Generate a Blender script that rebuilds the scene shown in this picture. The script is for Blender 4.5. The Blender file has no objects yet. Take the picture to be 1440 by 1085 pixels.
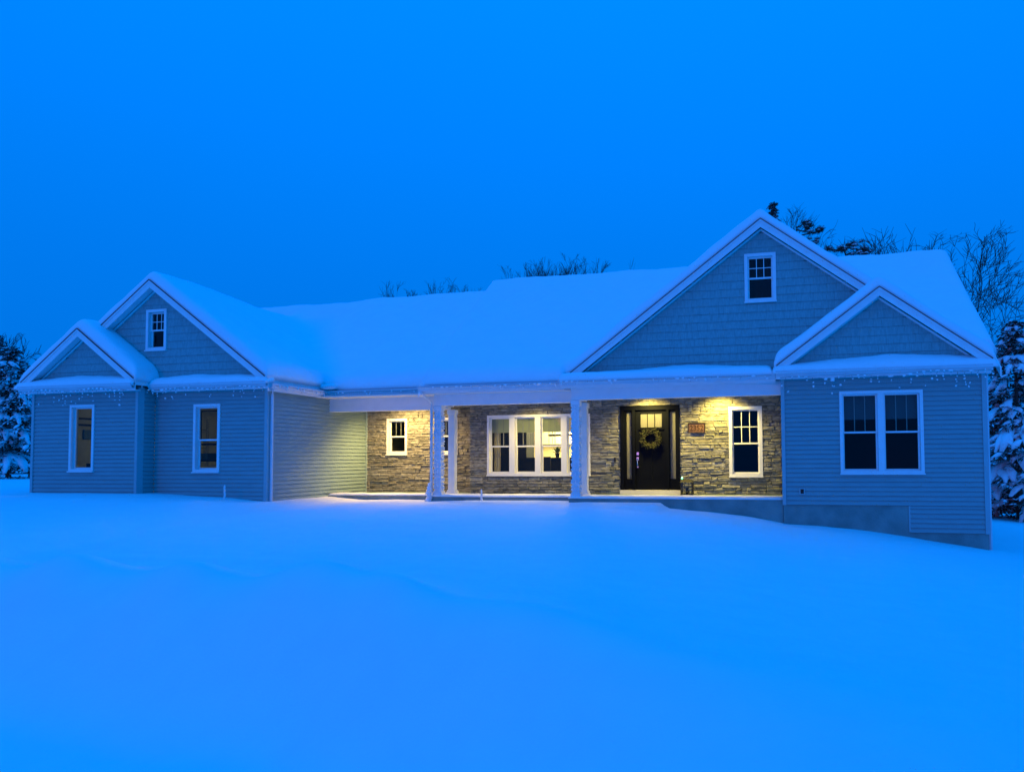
import bpy, bmesh, math, random
import numpy as np
from mathutils import Vector, Matrix, noise
R = math.radians
random.seed(7)
sc = bpy.context.scene
col = sc.collection

# ------------------------------------------------------------------ camera
cam_d = bpy.data.cameras.new('camera'); cam = bpy.data.objects.new('camera', cam_d); col.objects.link(cam)
sc.camera = cam
cam_d.sensor_width = 36.0; cam_d.sensor_fit = 'HORIZONTAL'
cam_d.lens = 1044.51 / 1440 * 36.0
cam_d.shift_x = -118.44 / 1440; cam_d.shift_y = 56.60 / 1440
cam_d.clip_start = 0.1; cam_d.clip_end = 3000
cam.matrix_world = (Matrix.Translation((-0.1352, -16.0673, 0.8878)) @ Matrix.Rotation(0.2372, 4, 'Z')
                    @ Matrix.Rotation(math.pi / 2 + 0.0436, 4, 'X') @ Matrix.Rotation(-0.0064, 4, 'Z'))

# ------------------------------------------------------------------ world: overcast blue hour
SUN_EL, SUN_AZ = R(5), R(200)          # faint afterglow from behind the camera
world = bpy.data.worlds.new('World'); sc.world = world; world.use_nodes = True
nt = world.node_tree; nt.nodes.clear()
def N(nt, t, **kw):
    n = nt.nodes.new(t)
    for k, v in kw.items(): setattr(n, k, v)
    return n
wo = N(nt, 'ShaderNodeOutputWorld'); add = N(nt, 'ShaderNodeAddShader')
bg1 = N(nt, 'ShaderNodeBackground'); bg2 = N(nt, 'ShaderNodeBackground')
sky = N(nt, 'ShaderNodeTexSky', sky_type='NISHITA', sun_disc=False)
sky.sun_elevation = R(1); sky.sun_rotation = SUN_AZ; sky.air_density = 2.0; sky.ozone_density = 6.0
mulc = N(nt, 'ShaderNodeMix', data_type='RGBA', blend_type='MULTIPLY'); mulc.inputs[0].default_value = 1
mulc.inputs[7].default_value = (0.03, 0.35, 1, 1)      # cold white balance of the photograph
nt.links.new(sky.outputs[0], mulc.inputs[6]); nt.links.new(mulc.outputs[2], bg1.inputs[0]); bg1.inputs[1].default_value = 0.05
tc = N(nt, 'ShaderNodeTexCoord'); sep = N(nt, 'ShaderNodeSeparateXYZ')
nt.links.new(tc.outputs['Generated'], sep.inputs[0])
mx = N(nt, 'ShaderNodeMath', operation='MAXIMUM'); mx.inputs[1].default_value = 0
nt.links.new(sep.outputs[2], mx.inputs[0])
o1 = N(nt, 'ShaderNodeMath', operation='MULTIPLY_ADD'); o1.inputs[1].default_value = 0.80; o1.inputs[2].default_value = 0.32   # overcast sky: brighter towards the zenith
ov = N(nt, 'ShaderNodeMath', operation='MULTIPLY_ADD'); ov.inputs[2].default_value = 0.745
nt.links.new(mx.outputs[0], o1.inputs[0]); nt.links.new(mx.outputs[0], ov.inputs[0]); nt.links.new(o1.outputs[0], ov.inputs[1])
cn = N(nt, 'ShaderNodeTexNoise'); cn.inputs['Scale'].default_value = 1.6; cn.inputs['Detail'].default_value = 3
nt.links.new(tc.outputs['Generated'], cn.inputs['Vector'])
cm = N(nt, 'ShaderNodeMapRange'); cm.inputs[3].default_value = 0.965; cm.inputs[4].default_value = 1.035
nt.links.new(cn.outputs[0], cm.inputs[0])
ml = N(nt, 'ShaderNodeMath', operation='MULTIPLY'); nt.links.new(ov.outputs[0], ml.inputs[0]); nt.links.new(cm.outputs[0], ml.inputs[1])
bg2.inputs[0].default_value = (0.0, 0.226, 1.0, 1)
nt.links.new(ml.outputs[0], bg2.inputs[1])
nt.links.new(bg1.outputs[0], add.inputs[0]); nt.links.new(bg2.outputs[0], add.inputs[1]); nt.links.new(add.outputs[0], wo.inputs[0])

sun_d = bpy.data.lights.new('sun', 'SUN'); sun = bpy.data.objects.new('sun', sun_d); col.objects.link(sun)
sun_d.energy = 0.08; sun_d.angle = R(10); sun_d.color = (1.0, 0.22, 0.42)
sd = Vector((math.sin(R(-12)) * math.cos(SUN_EL), -math.cos(R(-12)) * math.cos(SUN_EL), math.sin(SUN_EL)))
sun.rotation_euler = sd.to_track_quat('Z', 'Y').to_euler()

sc.view_settings.view_transform = 'Standard'; sc.view_settings.look = 'None'
sc.view_settings.exposure = 0.0; sc.view_settings.gamma = 1.0
sc.cycles.use_denoising = True
sc.cycles.max_bounces = 8; sc.cycles.diffuse_bounces = 4; sc.cycles.transparent_max_bounces = 12
sc.cycles.caustics_reflective = False; sc.cycles.caustics_refractive = False
sc.cycles.sample_clamp_indirect = 4.0

# ------------------------------------------------------------------ materials
M = {}
def mat(name, c, rough=0.7, var=0.0, scale=8.0, bump=0.0, bscale=40.0, spec=0.3, metal=0.0, stretch=None, c2=None):
    m = bpy.data.materials.new(name); m.use_nodes = True; t = m.node_tree; b = t.nodes['Principled BSDF']
    b.inputs['Roughness'].default_value = rough; b.inputs['Metallic'].default_value = metal
    b.inputs['Specular IOR Level'].default_value = spec
    b.inputs['Base Color'].default_value = (*c, 1)
    tcn = N(t, 'ShaderNodeTexCoord'); src = tcn.outputs['Object']
    if stretch:
        mp = N(t, 'ShaderNodeMapping'); mp.inputs['Scale'].default_value = stretch
        t.links.new(src, mp.inputs[0]); src = mp.outputs[0]
    if var or c2:
        nz = N(t, 'ShaderNodeTexNoise'); nz.inputs['Scale'].default_value = scale; nz.inputs['Detail'].default_value = 5
        t.links.new(src, nz.inputs['Vector'])
        rp = N(t, 'ShaderNodeValToRGB')
        ca = c if c2 else tuple(x * (1 - var) for x in c); cb = c2 if c2 else tuple(min(1, x * (1 + var)) for x in c)
        rp.color_ramp.elements[0].position = 0.3; rp.color_ramp.elements[1].position = 0.7
        rp.color_ramp.elements[0].color = (*ca, 1); rp.color_ramp.elements[1].color = (*cb, 1)
        t.links.new(nz.outputs[0], rp.inputs[0]); t.links.new(rp.outputs[0], b.inputs['Base Color'])
    if bump:
        n2 = N(t, 'ShaderNodeTexNoise'); n2.inputs['Scale'].default_value = bscale; n2.inputs['Detail'].default_value = 6
        t.links.new(src, n2.inputs['Vector'])
        bp = N(t, 'ShaderNodeBump'); bp.inputs['Strength'].default_value = bump; bp.inputs['Distance'].default_value = 0.02
        t.links.new(n2.outputs[0], bp.inputs['Height']); t.links.new(bp.outputs[0], b.inputs['Normal'])
    M[name] = m; return m
mat('snow', (.86, .865, .87), .85, .015, 3, .25, 9, spec=.15)
mat('siding', (.265, .38, .37), .55, .06, 3, .12, 60, spec=.25, stretch=(1, 1, 6))
mat('shake', (.22, .40, .385), .65, .13, 9, .3, 45, spec=.2, stretch=(4, 4, .8))
mat('trim', (.80, .80, .79), .5, .03, 6, spec=.3)
mat('gutter', (.66, .67, .68), .45, .05, 6, spec=.4)
mat('dark_edge', (.06, .045, .045), .7)
mat('concrete', (.23, .29, .26), .9, .22, 2.2, .4, 30)
mat('mortar', (.13, .12, .105), .95, .15, 30)
mat('porch_ceiling', (.72, .70, .66), .6)
mat('black_door', (.004, .005, .009), .5, spec=.04)
mat('steel', (.75, .74, .70), .25, metal=1.0)
mat('black_metal', (.012, .012, .012), .5)
mat('threshold', (.72, .66, .58), .6)
mat('wreath_leaf', (.02, .026, .012), .8, .4, 40, c2=(.065, .062, .032), spec=.1)
mat('wood_sign', (.17, .09, .06), .6, .25, 30, stretch=(1, 1, 8))
mat('dark_wood', (.025, .012, .01), .6)
mat('number_brown', (.05, .022, .008), .6)
mat('shade_fabric', (.30, .33, .30), .9, .12, 14, stretch=(6, 1, .3))
mat('shade_dark', (.10, .11, .12), .9)
mat('cream', (.78, .68, .42), .7, .04, 3)
mat('garage_wall', (.40, .42, .36), .8, .1, 2)
mat('dark_room', (.05, .05, .055), .9)
mat('curtain', (.50, .44, .32), .9, .15, 10, stretch=(8, 1, .2))
mat('cabinet', (.82, .74, .52), .5)
mat('dark_furniture', (.014, .018, .03), .7, spec=.1)
mat('blue_item', (.06, .16, .30), .6)
mat('plant_leaf', (.03, .06, .02), .6)
mat('bark', (.075, .06, .05), .9, .3, 6, .5, 20)
mat('needle', (.03, .05, .036), .8, .5, 3)
mat('wire', (.25, .27, .26), .6)
mat('roof_shingle', (.07, .065, .065), .9, .3, 10)
mat('floor_wood', (.20, .12, .06), .5)

def emit(name, c, s):
    m = bpy.data.materials.new(name); m.use_nodes = True; b = m.node_tree.nodes['Principled BSDF']
    b.inputs['Base Color'].default_value = (.8, .8, .8, 1)
    b.inputs['Emission Color'].default_value = (*c, 1); b.inputs['Emission Strength'].default_value = s; M[name] = m
emit('lamp_glow', (1, .86, .5), 6)
emit('led_green', (.1, 1, .35), 4)

def glass_mat(name, tint=(1, 1, 1), refl=1.45):
    m = bpy.data.materials.new(name); m.use_nodes = True; t = m.node_tree; t.nodes.clear()
    o = N(t, 'ShaderNodeOutputMaterial'); mixs = N(t, 'ShaderNodeMixShader'); fr = N(t, 'ShaderNodeFresnel'); fr.inputs[0].default_value = refl
    tr = N(t, 'ShaderNodeBsdfTransparent'); tr.inputs[0].default_value = (*tint, 1)
    gl = N(t, 'ShaderNodeBsdfGlossy'); gl.inputs['Roughness'].default_value = 0.02
    ge = N(t, 'ShaderNodeNewGeometry'); iv = N(t, 'ShaderNodeMath', operation='SUBTRACT'); iv.inputs[0].default_value = 1; t.links.new(ge.outputs['Backfacing'], iv.inputs[1])
    mu = N(t, 'ShaderNodeMath', operation='MULTIPLY'); t.links.new(fr.outputs[0], mu.inputs[0]); t.links.new(iv.outputs[0], mu.inputs[1])
    t.links.new(mu.outputs[0], mixs.inputs[0]); t.links.new(tr.outputs[0], mixs.inputs[1]); t.links.new(gl.outputs[0], mixs.inputs[2])
    t.links.new(mixs.outputs[0], o.inputs[0]); M[name] = m
glass_mat('glass', (.9, .92, .9), 1.42)
def frosted():
    m = bpy.data.materials.new('frosted'); m.use_nodes = True; t = m.node_tree; t.nodes.clear()
    o = N(t, 'ShaderNodeOutputMaterial'); a = N(t, 'ShaderNodeMixShader'); a.inputs[0].default_value = .7
    d = N(t, 'ShaderNodeBsdfDiffuse'); d.inputs[0].default_value = (.45, .45, .42, 1)
    tl = N(t, 'ShaderNodeBsdfTranslucent'); tl.inputs[0].default_value = (.7, .68, .6, 1)
    t.links.new(d.outputs[0], a.inputs[1]); t.links.new(tl.outputs[0], a.inputs[2]); t.links.new(a.outputs[0], o.inputs[0]); M['frosted'] = m
frosted()

def shade_mat():
    m = bpy.data.materials.new('lit_shade'); m.use_nodes = True; t = m.node_tree; t.nodes.clear()
    o = N(t, 'ShaderNodeOutputMaterial'); a = N(t, 'ShaderNodeMixShader'); a.inputs[0].default_value = .45
    d = N(t, 'ShaderNodeBsdfDiffuse'); d.inputs[0].default_value = (.42, .45, .38, 1)
    tl = N(t, 'ShaderNodeBsdfTranslucent'); tl.inputs[0].default_value = (.34, .38, .24, 1)
    t.links.new(d.outputs[0], a.inputs[1]); t.links.new(tl.outputs[0], a.inputs[2]); t.links.new(a.outputs[0], o.inputs[0]); M['lit_shade'] = m
shade_mat()
def stone_material():
    m = bpy.data.materials.new('ledge_stone'); m.use_nodes = True; t = m.node_tree; b = t.nodes['Principled BSDF']
    oi = N(t, 'ShaderNodeObjectInfo'); ge = N(t, 'ShaderNodeNewGeometry')
    ad = N(t, 'ShaderNodeMath', operation='ADD'); t.links.new(oi.outputs['Random'], ad.inputs[0]); t.links.new(ge.outputs['Random Per Island'], ad.inputs[1])
    fr = N(t, 'ShaderNodeMath', operation='FRACT'); t.links.new(ad.outputs[0], fr.inputs[0])
    rp = N(t, 'ShaderNodeValToRGB'); cr = rp.color_ramp
    cols = [(0, (.15, .15, .135)), (.2, (.23, .225, .20)), (.4, (.27, .255, .21)), (.55, (.20, .195, .17)), (.7, (.29, .28, .24)), (.85, (.25, .23, .18)), (1, (.33, .32, .28))]
    cr.elements[0].position = 0; cr.elements[0].color = (*cols[0][1], 1); cr.elements[1].position = 1; cr.elements[1].color = (*cols[-1][1], 1)
    for p, c in cols[1:-1]:
        e = cr.elements.new(p); e.color = (*c, 1)
    t.links.new(fr.outputs[0], rp.inputs[0])
    tcn = N(t, 'ShaderNodeTexCoord'); mp = N(t, 'ShaderNodeMapping'); mp.inputs['Scale'].default_value = (1, 1, 2.4); t.links.new(tcn.outputs['Object'], mp.inputs[0])
    nz = N(t, 'ShaderNodeTexNoise'); nz.inputs['Scale'].default_value = 9; nz.inputs['Detail'].default_value = 7; t.links.new(mp.outputs[0], nz.inputs['Vector'])
    mr = N(t, 'ShaderNodeMapRange'); mr.inputs[1].default_value = .3; mr.inputs[2].default_value = .7; mr.inputs[3].default_value = .55; mr.inputs[4].default_value = 1.35; t.links.new(nz.outputs[0], mr.inputs[0])
    mu = N(t, 'ShaderNodeVectorMath', operation='SCALE'); t.links.new(rp.outputs[0], mu.inputs[0]); t.links.new(mr.outputs[0], mu.inputs['Scale'])
    t.links.new(mu.outputs[0], b.inputs['Base Color']); b.inputs['Roughness'].default_value = .9; b.inputs['Specular IOR Level'].default_value = .2
    bp = N(t, 'ShaderNodeBump'); bp.inputs['Strength'].default_value = .9; bp.inputs['Distance'].default_value = .02
    t.links.new(nz.outputs[0], bp.inputs['Height']); t.links.new(bp.outputs[0], b.inputs['Normal']); M['ledge_stone'] = m
stone_material()
def frosted_bark(name, c, th=.25, wid=.25):
    """bark whose upward sides carry snow"""
    m = bpy.data.materials.new(name); m.use_nodes = True; t = m.node_tree; b = t.nodes['Principled BSDF']
    ge = N(t, 'ShaderNodeNewGeometry'); sp = N(t, 'ShaderNodeSeparateXYZ'); t.links.new(ge.outputs['Normal'], sp.inputs[0])
    nz = N(t, 'ShaderNodeTexNoise'); nz.inputs['Scale'].default_value = 3; tcn = N(t, 'ShaderNodeTexCoord'); t.links.new(tcn.outputs['Object'], nz.inputs['Vector'])
    ad = N(t, 'ShaderNodeMath', operation='MULTIPLY_ADD'); ad.inputs[1].default_value = .8; t.links.new(nz.outputs[0], ad.inputs[0]); 
    sb = N(t, 'ShaderNodeMath', operation='SUBTRACT'); sb.inputs[1].default_value = .4; t.links.new(sp.outputs[2], sb.inputs[0]); t.links.new(sb.outputs[0], ad.inputs[2])
    mr = N(t, 'ShaderNodeMapRange'); mr.inputs[1].default_value = th; mr.inputs[2].default_value = th + wid; t.links.new(ad.outputs[0], mr.inputs[0])
    mixc = N(t, 'ShaderNodeMix', data_type='RGBA'); mixc.inputs[6].default_value = (*c, 1); mixc.inputs[7].default_value = (.8, .82, .85, 1)
    t.links.new(mr.outputs[0], mixc.inputs[0]); t.links.new(mixc.outputs[2], b.inputs['Base Color']); b.inputs['Roughness'].default_value = .9; M[name] = m
frosted_bark('snowy_bark', (.055, .05, .045), .62, .35)
frosted_bark('snowy_needle', (.03, .05, .036), .50, .35)

# ------------------------------------------------------------------ mesh helpers
class MB:
    def __init__(s): s.v = []; s.f = []
    def poly(s, pts):
        n = len(s.v); s.v += [tuple(p) for p in pts]; s.f.append(tuple(range(n, n + len(pts)))); return s
    def hexa(s, p):            # 8 points: bottom 4 (ccw), top 4
        n = len(s.v); s.v += [tuple(q) for q in p]
        for a in ((3, 2, 1, 0), (4, 5, 6, 7), (0, 1, 5, 4), (1, 2, 6, 5), (2, 3, 7, 6), (3, 0, 4, 7)): s.f.append(tuple(n + i for i in a))
        return s
    def box(s, x0, x1, y0, y1, z0, z1):
        return s.hexa([(x0, y0, z0), (x1, y0, z0), (x1, y1, z0), (x0, y1, z0), (x0, y0, z1), (x1, y0, z1), (x1, y1, z1), (x0, y1, z1)])
    def prism(s, poly, fn, a, b):   # poly of 2D pts, fn(u,v,t) -> 3D, extruded from t=a to b
        n = len(s.v); k = len(poly)
        s.v += [fn(u, v, a) for u, v in poly] + [fn(u, v, b) for u, v in poly]
        s.f.append(tuple(n + i for i in range(k))[::-1]); s.f.append(tuple(n + k + i for i in range(k)))
        for i in range(k): s.f.append((n + i, n + (i + 1) % k, n + k + (i + 1) % k, n + k + i))
        return s
    def tube(s, pts, rad, sides=8, cap=True):
        pts = [Vector(p) for p in pts]
        if not hasattr(rad, '__len__'): rad = [rad] * len(pts)
        n0 = len(s.v); up = Vector((0, 0, 1))
        for i, p in enumerate(pts):
            d = (pts[min(i + 1, len(pts) - 1)] - pts[max(i - 1, 0)]).normalized()
            a = d.cross(up if abs(d.z) < .95 else Vector((1, 0, 0))).normalized(); b = a.cross(d)
            for k in range(sides):
                an = 2 * math.pi * k / sides
                s.v.append(tuple(p + (a * math.cos(an) + b * math.sin(an)) * rad[i]))
        for i in range(len(pts) - 1):
            for k in range(sides):
                k2 = (k + 1) % sides
                s.f.append((n0 + i * sides + k, n0 + (i + 1) * sides + k, n0 + (i + 1) * sides + k2, n0 + i * sides + k2))
        if cap:
            s.f.append(tuple(n0 + k for k in range(sides))[::-1] if False else tuple(n0 + k for k in range(sides)))
            e = n0 + (len(pts) - 1) * sides; s.f.append(tuple(e + k for k in range(sides))[::-1])
        return s
    def lump(s, c, rx, ry, rz, rnd=None, rings=4, seg=7, jit=.18):
        rnd = rnd or random; n0 = len(s.v); cx, cy, cz = c
        s.v.append((cx, cy, cz - rz))
        for i in range(1, rings):
            th = math.pi * i / rings
            for k in range(seg):
                ph = 2 * math.pi * (k + .5 * (i % 2)) / seg; j = 1 + rnd.uniform(-jit, jit)
                s.v.append((cx + rx * math.sin(th) * math.cos(ph) * j, cy + ry * math.sin(th) * math.sin(ph) * j, cz - rz * math.cos(th) * j))
        s.v.append((cx, cy, cz + rz)); top = len(s.v) - 1
        for k in range(seg): s.f.append((n0, n0 + 1 + (k + 1) % seg, n0 + 1 + k))
        for i in range(rings - 2):
            a = n0 + 1 + i * seg; b = a + seg
            for k in range(seg): s.f.append((a + k, a + (k + 1) % seg, b + (k + 1) % seg, b + k))
        a = n0 + 1 + (rings - 2) * seg
        for k in range(seg): s.f.append((a + k, a + (k + 1) % seg, top))
        return s
    def build(s, name, m, parent=None, smooth=False, bevel=0, **props):
        me = bpy.data.meshes.new(name); me.from_pydata(s.v, [], s.f); me.update()
        if m: me.materials.append(M[m])
        if smooth: me.polygons.foreach_set('use_smooth', [True] * len(me.polygons))
        o = bpy.data.objects.new(name, me); col.objects.link(o); o.parent = parent
        if bevel:
            bv = o.modifiers.new('bevel', 'BEVEL'); bv.width = bevel; bv.segments = 2; bv.limit_method = 'ANGLE'
        for k, v in props.items(): o[k] = v
        return o
def empty(name, loc=(0, 0, 0), parent=None, **props):
    o = bpy.data.objects.new(name, None); col.objects.link(o); o.location = loc; o.parent = parent; o.empty_display_size = .2
    for k, v in props.items(): o[k] = v
    return o

# ------------------------------------------------------------------ house dimensions (metres, z = 0 is the porch floor)
WR = 3.90; XWL = -11.36; XLB = -14.46; XL = -17.51; YL = -1.42; YLS = -1.88
YW, YW2 = 2.11, 2.77; XJ = -7.94
SL = 0.75; ZR = 2.79; OHX = .10; OHY = .22
BEAMS = [(-11.36, -8.04, .95, 2.137), (-8.23, -4.53, .55, 2.20), (-4.64, 0.0, .12, 2.217)]
YG = .52
GX0, GX1 = -4.77, WR + OHX; GXA = (GX0 + GX1) / 2
LX0, LX1 = XL - OHX, XWL + OHX; LXA = (LX0 + LX1) / 2
SX0, SX1 = -.10, WR + OHX; SXA = (SX0 + SX1) / 2              # right small gable
TX0, TX1 = XL - OHX, XLB + OHX; TXA = (TX0 + TX1) / 2         # left small gable
EAVE_R, EAVE_L = .12, .55                                    # main roof eaves (y)
RID_R, RID_L = 4.52, 4.52
XSTEP = -8.36; XRR = 4.22

# ------------------------------------------------------------------ ground
FX = np.array([-80, -40, -24, -18, -14.5, -12.2, -11.2, -10.3, -8.4, -5, -3.6, -2.6, -1.6, -.64, 0, 1.37, 2.72, 3.9, 5, 8, 14, 40, 80.])
FZ = np.array([.9, .5, .25, .17, .14, .06, -.02, -.10, -.11, -.08, -.09, -.15, -.23, -.36, -.49, -.60, -.79, -.96, -1.10, -1.3, -1.45, -1.6, -1.8])
def smooth(a, b, x):
    t = min(1, max(0, (x - a) / (b - a))); return t * t * (3 - 2 * t)
BANK = [(-12.5, .10, .7), (-9.8, .13, .8), (-7.75, .15, .42), (-6.1, .13, .4), (-4.42, .19, .55), (-3.45, .13, .42), (-2.1, .07, .6)]
def ground_z(x, y):
    f = float(np.interp(x, FX, FZ))
    yf = float(np.interp(x, [-20, -14.5, -11.4, -10.5, -8.4, -4.6, 0], [-1.9, -1.9, -1.4, .8, .6, .1, 0]))
    t = smooth(0, 15, yf - y)
    near = -.58 - .02 * max(0, x)
    z = f * (1 - t) + near * t
    if y > 8: z += (-.2 - z * .25) * smooth(8, 40, y) * .6
    # old ploughed bank across the lawn in front of the camera
    yr = float(np.interp(x, [-30, -12, -8, -4.5, -2, 0, 4], [-9.0, -9.2, -9.4, -9.75, -10.5, -11.2, -12.2])) + .12 * noise.noise((x * .9, 3.1, 0))
    amp = smooth(1.6, -3.2, x)
    dy = yr - y            # >0 towards the camera
    crest = .16 + 1.15 * sum(h * math.exp(-((x - bx) / w) ** 2) for bx, h, w in BANK)
    z += amp * crest * math.exp(-(dy / (.75 if dy > 0 else .6)) ** 2)
    z -= amp * .85 * smooth(-.15, 1.6, dy)
    # second small bank at the lower left
    d2 = (x + 4.25) ** 2 / .8 + (y + 12.95) ** 2 / .25
    z += .16 * math.exp(-d2)
    # slow undulation
    far = min(1.0, max(0.25, (abs(y + 6) / 10)))
    z += .05 * noise.noise((x * .22, y * .22, 0)) + .018 * noise.noise((x * .8, y * .8, 5)) + .006 * noise.noise((x * 2.2, y * 3.4, 9)) + .0035 * noise.noise((x * 5, y * 9, 2))
    # snow over the buried front steps
    if -5.2 < x < -1.6 and -1.8 < y < .6:
        sx = smooth(-4.7, -4.3, x) * smooth(-2.42, -2.62, x); sy = smooth(-1.3, -.7, y)
        z = max(z, z + (-.075 - z) * sx * sy)
    # ground rises gently far away
    r = math.hypot(x + 6, y)
    if r > 60: z += (r - 60) * .01
    return z
def axis(pts):
    out = []
    for (a, b, s) in pts: out += list(np.arange(a, b, s))
    out.append(pts[-1][1]); return out
gx = axis([(-420, -80, 20), (-80, -30, 2.5), (-30, -19, .6), (-19, 6, .1), (6, 16, .4), (16, 60, 2.5), (60, 420, 20)])
gy = axis([(-60, -20, 4), (-20, -15, .4), (-15, 1.8, .09), (1.8, 12, .5), (12, 60, 2.5), (60, 500, 20)])
gv = [(x, y, ground_z(x, y)) for y in gy for x in gx]; nx = len(gx)
gf = [(j * nx + i, j * nx + i + 1, (j + 1) * nx + i + 1, (j + 1) * nx + i) for j in range(len(gy) - 1) for i in range(nx - 1)]
g = MB(); g.v = gv; g.f = gf
g.build('ground', 'snow', smooth=True, kind='structure', label='smooth deep snow covering the sloping front lawn')

# ------------------------------------------------------------------ house
house = empty('house', (-6.5, 3, 0), label='long single storey house with grey siding, stone porch and snow covered gables', category='house')
house.matrix_world = Matrix.Translation((0, 0, 0))
def hp(mb, name, m, parent=None, **k): return mb.build(name, m, parent or house, **k)

def FRONT(y): return lambda u, n, z: (u, y - n, z)          # wall facing the viewer (-Y)
def RIGHT(x): return lambda u, n, z: (x + n, u, z)          # wall facing +X, u = y
def LEFT(x): return lambda u, n, z: (x - n, u, z)
def box_uvz(mb, T, u0, u1, n0, n1, z0, z1):
    p = [T(u0, n1, z0), T(u1, n1, z0), T(u1, n0, z0), T(u0, n0, z0), T(u0, n1, z1), T(u1, n1, z1), T(u1, n0, z1), T(u0, n0, z1)]
    return mb.hexa(p)
def wall_core(T, u0, u1, z0, z1, holes, th=.16, off=-.02, name='wall', m='siding'):
    us = sorted({u0, u1, *[h[0] for h in holes], *[h[1] for h in holes]}); zs = sorted({z0, z1, *[h[2] for h in holes], *[h[3] for h in holes]})
    mb = MB()
    for a, b in zip(us, us[1:]):
        za = None
        for c, d in zip(zs, zs[1:]):
            blocked = any(h[0] < (a + b) / 2 < h[1] and h[2] < (c + d) / 2 < h[3] for h in holes)
            if blocked:
                if za is not None: box_uvz(mb, T, a, b, off - th, off, za, c); za = None
            elif za is None: za = c
        if za is not None: box_uvz(mb, T, a, b, off - th, off, za, zs[-1])
    return hp(mb, name, m)
def lap(T, u0, u1, z0, z1, holes, wall, exp=.0955, zmin=None):
    """one object for each lapped siding board"""
    k = 0; z = z0
    while z < z1 - .01:
        zt = min(z + exp, z1); segs = [(u0, u1)]
        for h in holes:
            if min(zt, h[3]) - max(z, h[2]) > .045:
                segs = [s for a, b in segs for s in ((a, min(b, h[0])), (max(a, h[1]), b)) if s[1] - s[0] > .01]
        if zmin:
            segs = [s for a, b in segs for s in (((max(a, zmin[0]), b),) if z < zmin[1] - .03 else ((a, b),)) if s[1] - s[0] > .01]
        for a, b in segs:
            mb = MB(); j = random.uniform(-.0012, .0012)
            mb.hexa([T(a, .030 + j, z), T(b, .030 + j, z), T(b, -.02, z), T(a, -.02, z), T(a, .003, zt + .004), T(b, .003, zt + .004), T(b, -.02, zt + .004), T(a, -.02, zt + .004)])
            # rolled butt lip
            hp(mb, 'siding_board', 'siding', wall)
        z = zt
def corner(T, u0, u1, z0, z1, depth=.03): hp(box_uvz(MB(), T, u0, u1, -.02, depth, z0, z1), 'corner_trim', 'trim_grey')
mat('muntin_grey', (.30, .30, .29), .6)
mat('trim_grey', (.34, .46, .46), .5, .04, 4)

def shakes(T, u0, u1, ua, zr, holes, zb, rise=SL, exp=.178):
    """gable triangle in shake courses, clipped by the roof"""
    top = lambda u: zr - .17 + rise * min(u - u0, u1 - u)
    apex = zr - .17 + rise * (u1 - u0) / 2
    core = MB(); core.prism([(u0 + .1, zb), (u1 - .1, zb), (u1 - .1, top(u1 - .1)), (ua, apex), (u0 + .1, top(u0 + .1))], lambda u, z, t: T(u, t, z), -.18, -.03)
    if holes:
        core = MB(); us = sorted({u0 + .1, u1 - .1, ua, *[h[0] for h in holes], *[h[1] for h in holes]})
        for a, b in zip(us, us[1:]):
            hs = [h for h in holes if h[0] < (a + b) / 2 < h[1]]
            parts = [(zb, zb, top(a), top(b))] if not hs else [(zb, zb, hs[0][2], hs[0][2]), (hs[0][3], hs[0][3], top(a), top(b))]
            for (p, q, r_, s_) in parts:
                core.hexa([T(a, -.03, p), T(b, -.03, q), T(b, -.18, q), T(a, -.18, p), T(a, -.03, r_), T(b, -.03, s_), T(b, -.18, s_), T(a, -.18, r_)])
    wall = hp(core, 'gable_wall', 'shake')
    z = zb; row = 0
    while z < apex:
        mb, mb2 = MB(), MB(); u = u0 + random.uniform(-.15, 0); zt = z + exp
        while u < u1:
            w = random.choice((.11, .14, .16, .19, .22)); a, b = u + .0012, u + w - .0012; u += w
            a, b = max(a, u0 + .02), min(b, u1 - .02)
            if b - a < .02: continue
            blk = False
            for h in holes:
                if min(zt, h[3]) - max(z, h[2]) > .06:
                    if a >= h[0] and b <= h[1]: blk = True
                    elif a < h[0] < b: b = h[0]
                    elif a < h[1] < b: a = h[1]
            if blk or b - a < .015: continue
            za, zb_ = min(zt, top(a)), min(zt, top(b)); bt = z + random.uniform(-.003, .003)
            if max(za, zb_) < bt + .01: continue
            za, zb_ = max(za, bt + .004), max(zb_, bt + .004); d = .020 + random.uniform(-.0015, .0015)
            (mb2 if holes and a > ua and min(zt, holes[0][3]) - max(z, holes[0][2]) > .06 else mb).hexa([T(a, d, bt), T(b, d, bt), T(b, -.03, bt), T(a, -.03, bt), T(a, .004, za), T(b, .004, zb_), T(b, -.03, zb_), T(a, -.03, za)])
        for q in (mb, mb2):
            if q.v: hp(q, 'shake_course', 'shake', wall)
        z = zt; row += 1
    return wall

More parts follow.
